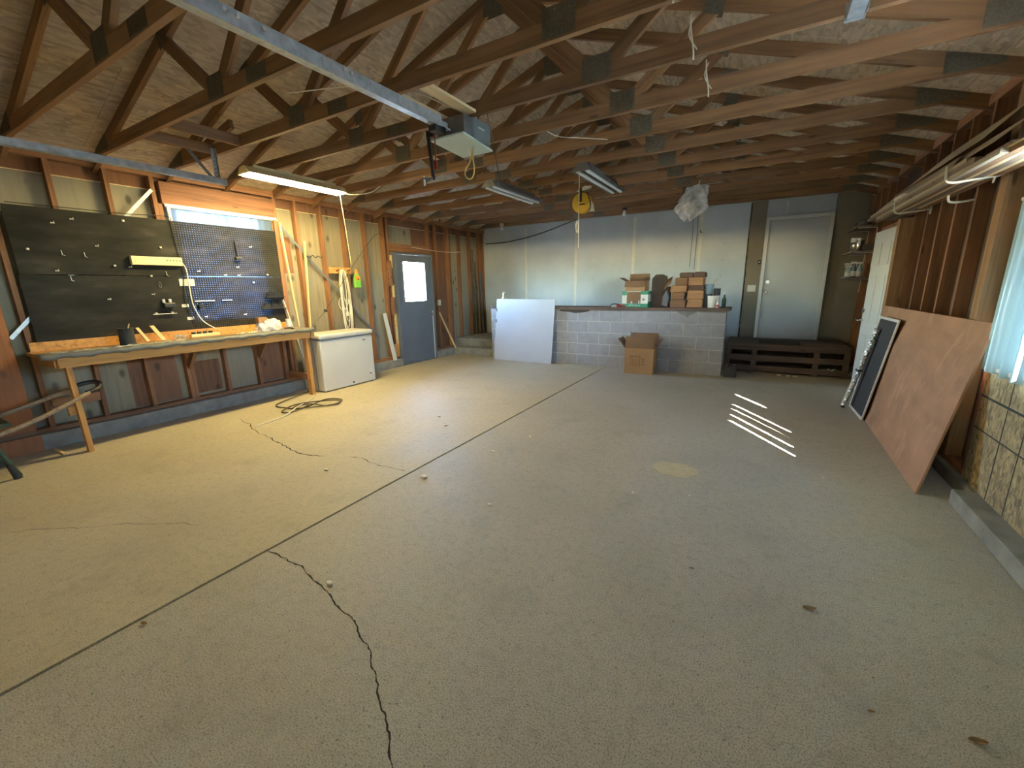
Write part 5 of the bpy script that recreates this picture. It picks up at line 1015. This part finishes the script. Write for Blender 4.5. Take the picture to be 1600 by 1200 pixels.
beam('stored_board', (1.30, 4.6, 2.44), (1.30, 7.1, 2.40), 0.03, 0.07, TRUSS, None, label='narrow brown batten highest against the right wall', cat='board', group='boards stored on the lumber hooks')
beam('steel_rod', (1.262, 3.3, 2.155), (1.270, 5.2, 2.155), 0.014, 0.014, GALV, None, label='shiny metal strip among the stored boards', cat='strip')
build('cloth_scrap', MB().slab([(1.05, 5.55, 2.206), (1.09, 5.50, 2.206), (1.09, 5.75, 2.206), (1.05, 5.80, 2.206)], (0, 0, 0.03)), MUD, None, bevel=0.01, label='pale crumpled scrap tucked on the stored boards', cat='scrap')
# plywood sheet, screen and foil roll leaning on the right wall
pw = thing('plywood_sheet', (1.1, 4.9, 0), 'reddish plywood sheet leaning against the right wall studs', 'plywood')
_A = Vector((1.055, 3.665, 0.0)); _Bv = Vector((1.085, 6.06, 0.0)); _T = Vector((1.316, 3.885, 1.157)); _T2 = Vector((1.216, 6.23, 1.160))
build('sheet', MB().slab([_A, _Bv, _T2, _T], (0.014, 0, 0.002)), REDPLY, pw)
ws = thing('window_screen', (1.06, 5.8, 0), 'dark window screen with silver frame leaning on the plywood', 'screen')
def sq(u, v, n=0.0):
    a = Vector((1.050, 5.475, 0.0)).lerp(Vector((1.030, 6.075, 0.0)), u); b = Vector((1.188, 5.42, 1.06)).lerp(Vector((1.158, 6.02, 1.06)), u)
    p = a.lerp(b, v); return p + Vector((-0.99, 0, 0.13)) * n
build('mesh_panel', MB().slab([sq(0.03, 0.02), sq(0.97, 0.02), sq(0.97, 0.98), sq(0.03, 0.98)], (0.003, 0, 0)), SCREENM, ws)
for a in ((0, 0.045, 0, 1), (0.955, 1, 0, 1), (0.045, 0.955, 0, 0.025), (0.045, 0.955, 0.975, 1)):
    build('frame_bar', MB().slab([sq(a[0], a[2], 0.004), sq(a[1], a[2], 0.004), sq(a[1], a[3], 0.004), sq(a[0], a[3], 0.004)], (0.012, 0, 0)), SILVERP, ws)
fo = thing('foil_roll', (0.955, 5.95, 0), 'slim silver foil roll leaning on the dark window screen', 'roll')
_p0 = Vector((0.955, 5.97, 0.03)); _p1 = Vector((1.12, 5.86, 0.93)); fp = []
for k in range(13):
    q = k / 12; fp.append(_p0.lerp(_p1, q) + Vector((0.004 * math.sin(k * 2.1), 0.004 * math.cos(k * 1.7), 0)))
fm = MB(); fm.cyl(_p0, fp[4], 0.024, 0.027, n=12)
for k in range(4, 12): fm.cyl(fp[k], fp[k + 1], 0.027 + 0.006 * math.sin(k * 2.7), 0.027 + 0.006 * math.sin((k + 1) * 2.7), n=10)
build('foil_tube', fm, FOIL, fo, smooth=True); build('dark_tie', MB().cyl(_p0.lerp(_p1, 0.47), _p0.lerp(_p1, 0.49), 0.033, n=12), BLACK, fo)
build('end_plug', MB().cyl(_p0 - Vector((0.004, -0.003, 0.025)), _p0, 0.02, n=10), DARKRUB, fo)
# curtains on the right window, top left open to light the trusses
def curtain(y0, y1, z0, z1, label, seed):
    def f(u, v):
        y = y0 + (y1 - y0) * u; return Vector((1.300 + 0.022 * math.sin(y * 38 + seed) * (1.15 - 0.3 * v) + 0.010 * math.sin(y * 91 + seed * 2), y, z0 + (z1 - z0) * v))
    return build('window_curtain', MB().grid(f, max(10, int((y1 - y0) * 90)), 6), CURT, None, smooth='all', label=label, cat='curtain', group='pale blue curtains on the right window')
curtain(3.39, 3.87, 0.865, 1.905, 'pale blue curtain beside the stud at the right edge', 1.0)
curtain(3.13, 3.372, 0.865, 1.905, 'second pale blue curtain strip along the right window', 2.0)
curtain(2.90, 3.112, 0.865, 1.905, 'third pale blue curtain strip along the right window', 3.1)
curtain(2.66, 2.885, 0.865, 1.905, 'fourth pale blue curtain strip along the right window', 0.4)
curtain(1.36, 2.64, 0.865, 1.905, 'wide pale blue curtain nearest the garage door', 1.7)
build('curtain_rod', MB().cyl((1.30, 1.30, 1.90), (1.30, 3.84, 1.90), 0.010, n=10).lathe((1.30, 3.835, 1.885), [(0.004, 0), (0.018, 0.008), (0.018, 0.022), (0.004, 0.03)], 10).box(1.295, 1.336, 1.33, 1.35, 1.89, 1.91).box(1.295, 1.336, 3.80, 3.815, 1.89, 1.91), WHITE2, None, smooth=True, label='white curtain rod over the right window', cat='rod')

# ================================================================== litter on the floor
random.seed(17)
def crumb(x, y, r, label):
    pts = [(x + r * random.uniform(0.6, 1.2) * math.cos(a * 1.047), y + r * 0.7 * random.uniform(0.6, 1.2) * math.sin(a * 1.047), 0.0) for a in range(6)]
    build('drywall_crumb', MB().slab(pts, (0, 0, 0.006 + r * 0.25)), CHIP, None, label=label, cat='crumb', group='white crumbs on the floor')
crumb(-1.74, 1.09, 0.02, 'pale crumb on the floor beside the long crack')
crumb(-2.15, 2.24, 0.035, 'largest pale crumb on the floor right of the joint')
crumb(-1.46, 2.13, 0.017, 'pale crumb alone on the floor in front of the joint')
crumb(-2.96, 1.96, 0.022, 'pale crumb on the floor near the end of the short crack')
for (x, y, wh) in ((-1.82, 3.42, 'rightmost small pale crumb beyond the floor joint'), (-1.95, 2.93, 'small pale crumb just right of the floor joint'), (-2.80, 3.31, 'nearer of two pale crumbs left of the floor joint'), (-3.07, 3.53, 'farther of two pale crumbs left of the floor joint')): crumb(x, y, 0.022, wh)
for (x, y, wh) in ((-0.65, 2.76, 'left of two tiny white crumbs below the pale patch'), (-0.29, 2.90, 'right of two tiny white crumbs below the pale patch'), (0.54, 3.66, 'tiny white crumb between the pale patch and the plywood')): crumb(x, y, 0.010, wh)
def leaf(x, y, s, label):
    def f(u, v):
        a = (u - 0.5) * 2; w = (1 - a * a) * 0.42; q = (v - 0.5) * 2
        return Vector((x + s * (a * 0.9 - 0.3 * q * w), y + s * (q * w + 0.25 * a), 0.003 + s * (0.25 * q * q + 0.12 * a * a)))
    build('dry_leaf', MB().grid(f, 10, 6), LEAF, None, smooth='all', solid=0.001, label=label, cat='leaf', group='dry leaves on the floor')
leaf(0.33, 2.05, 0.028, 'curled dry leaf on the floor right of the middle'); leaf(0.74, 1.63, 0.028, 'curled dry leaf on the floor close to the right corner')
leaf(-0.17, 2.09, 0.014, 'small brown leaf scrap below the round patch'); leaf(0.47, 1.59, 0.012, 'small dark leaf scrap nearest the camera on the right'); leaf(-2.25, 0.51, 0.02, 'brown leaf scrap lying on the floor joint')
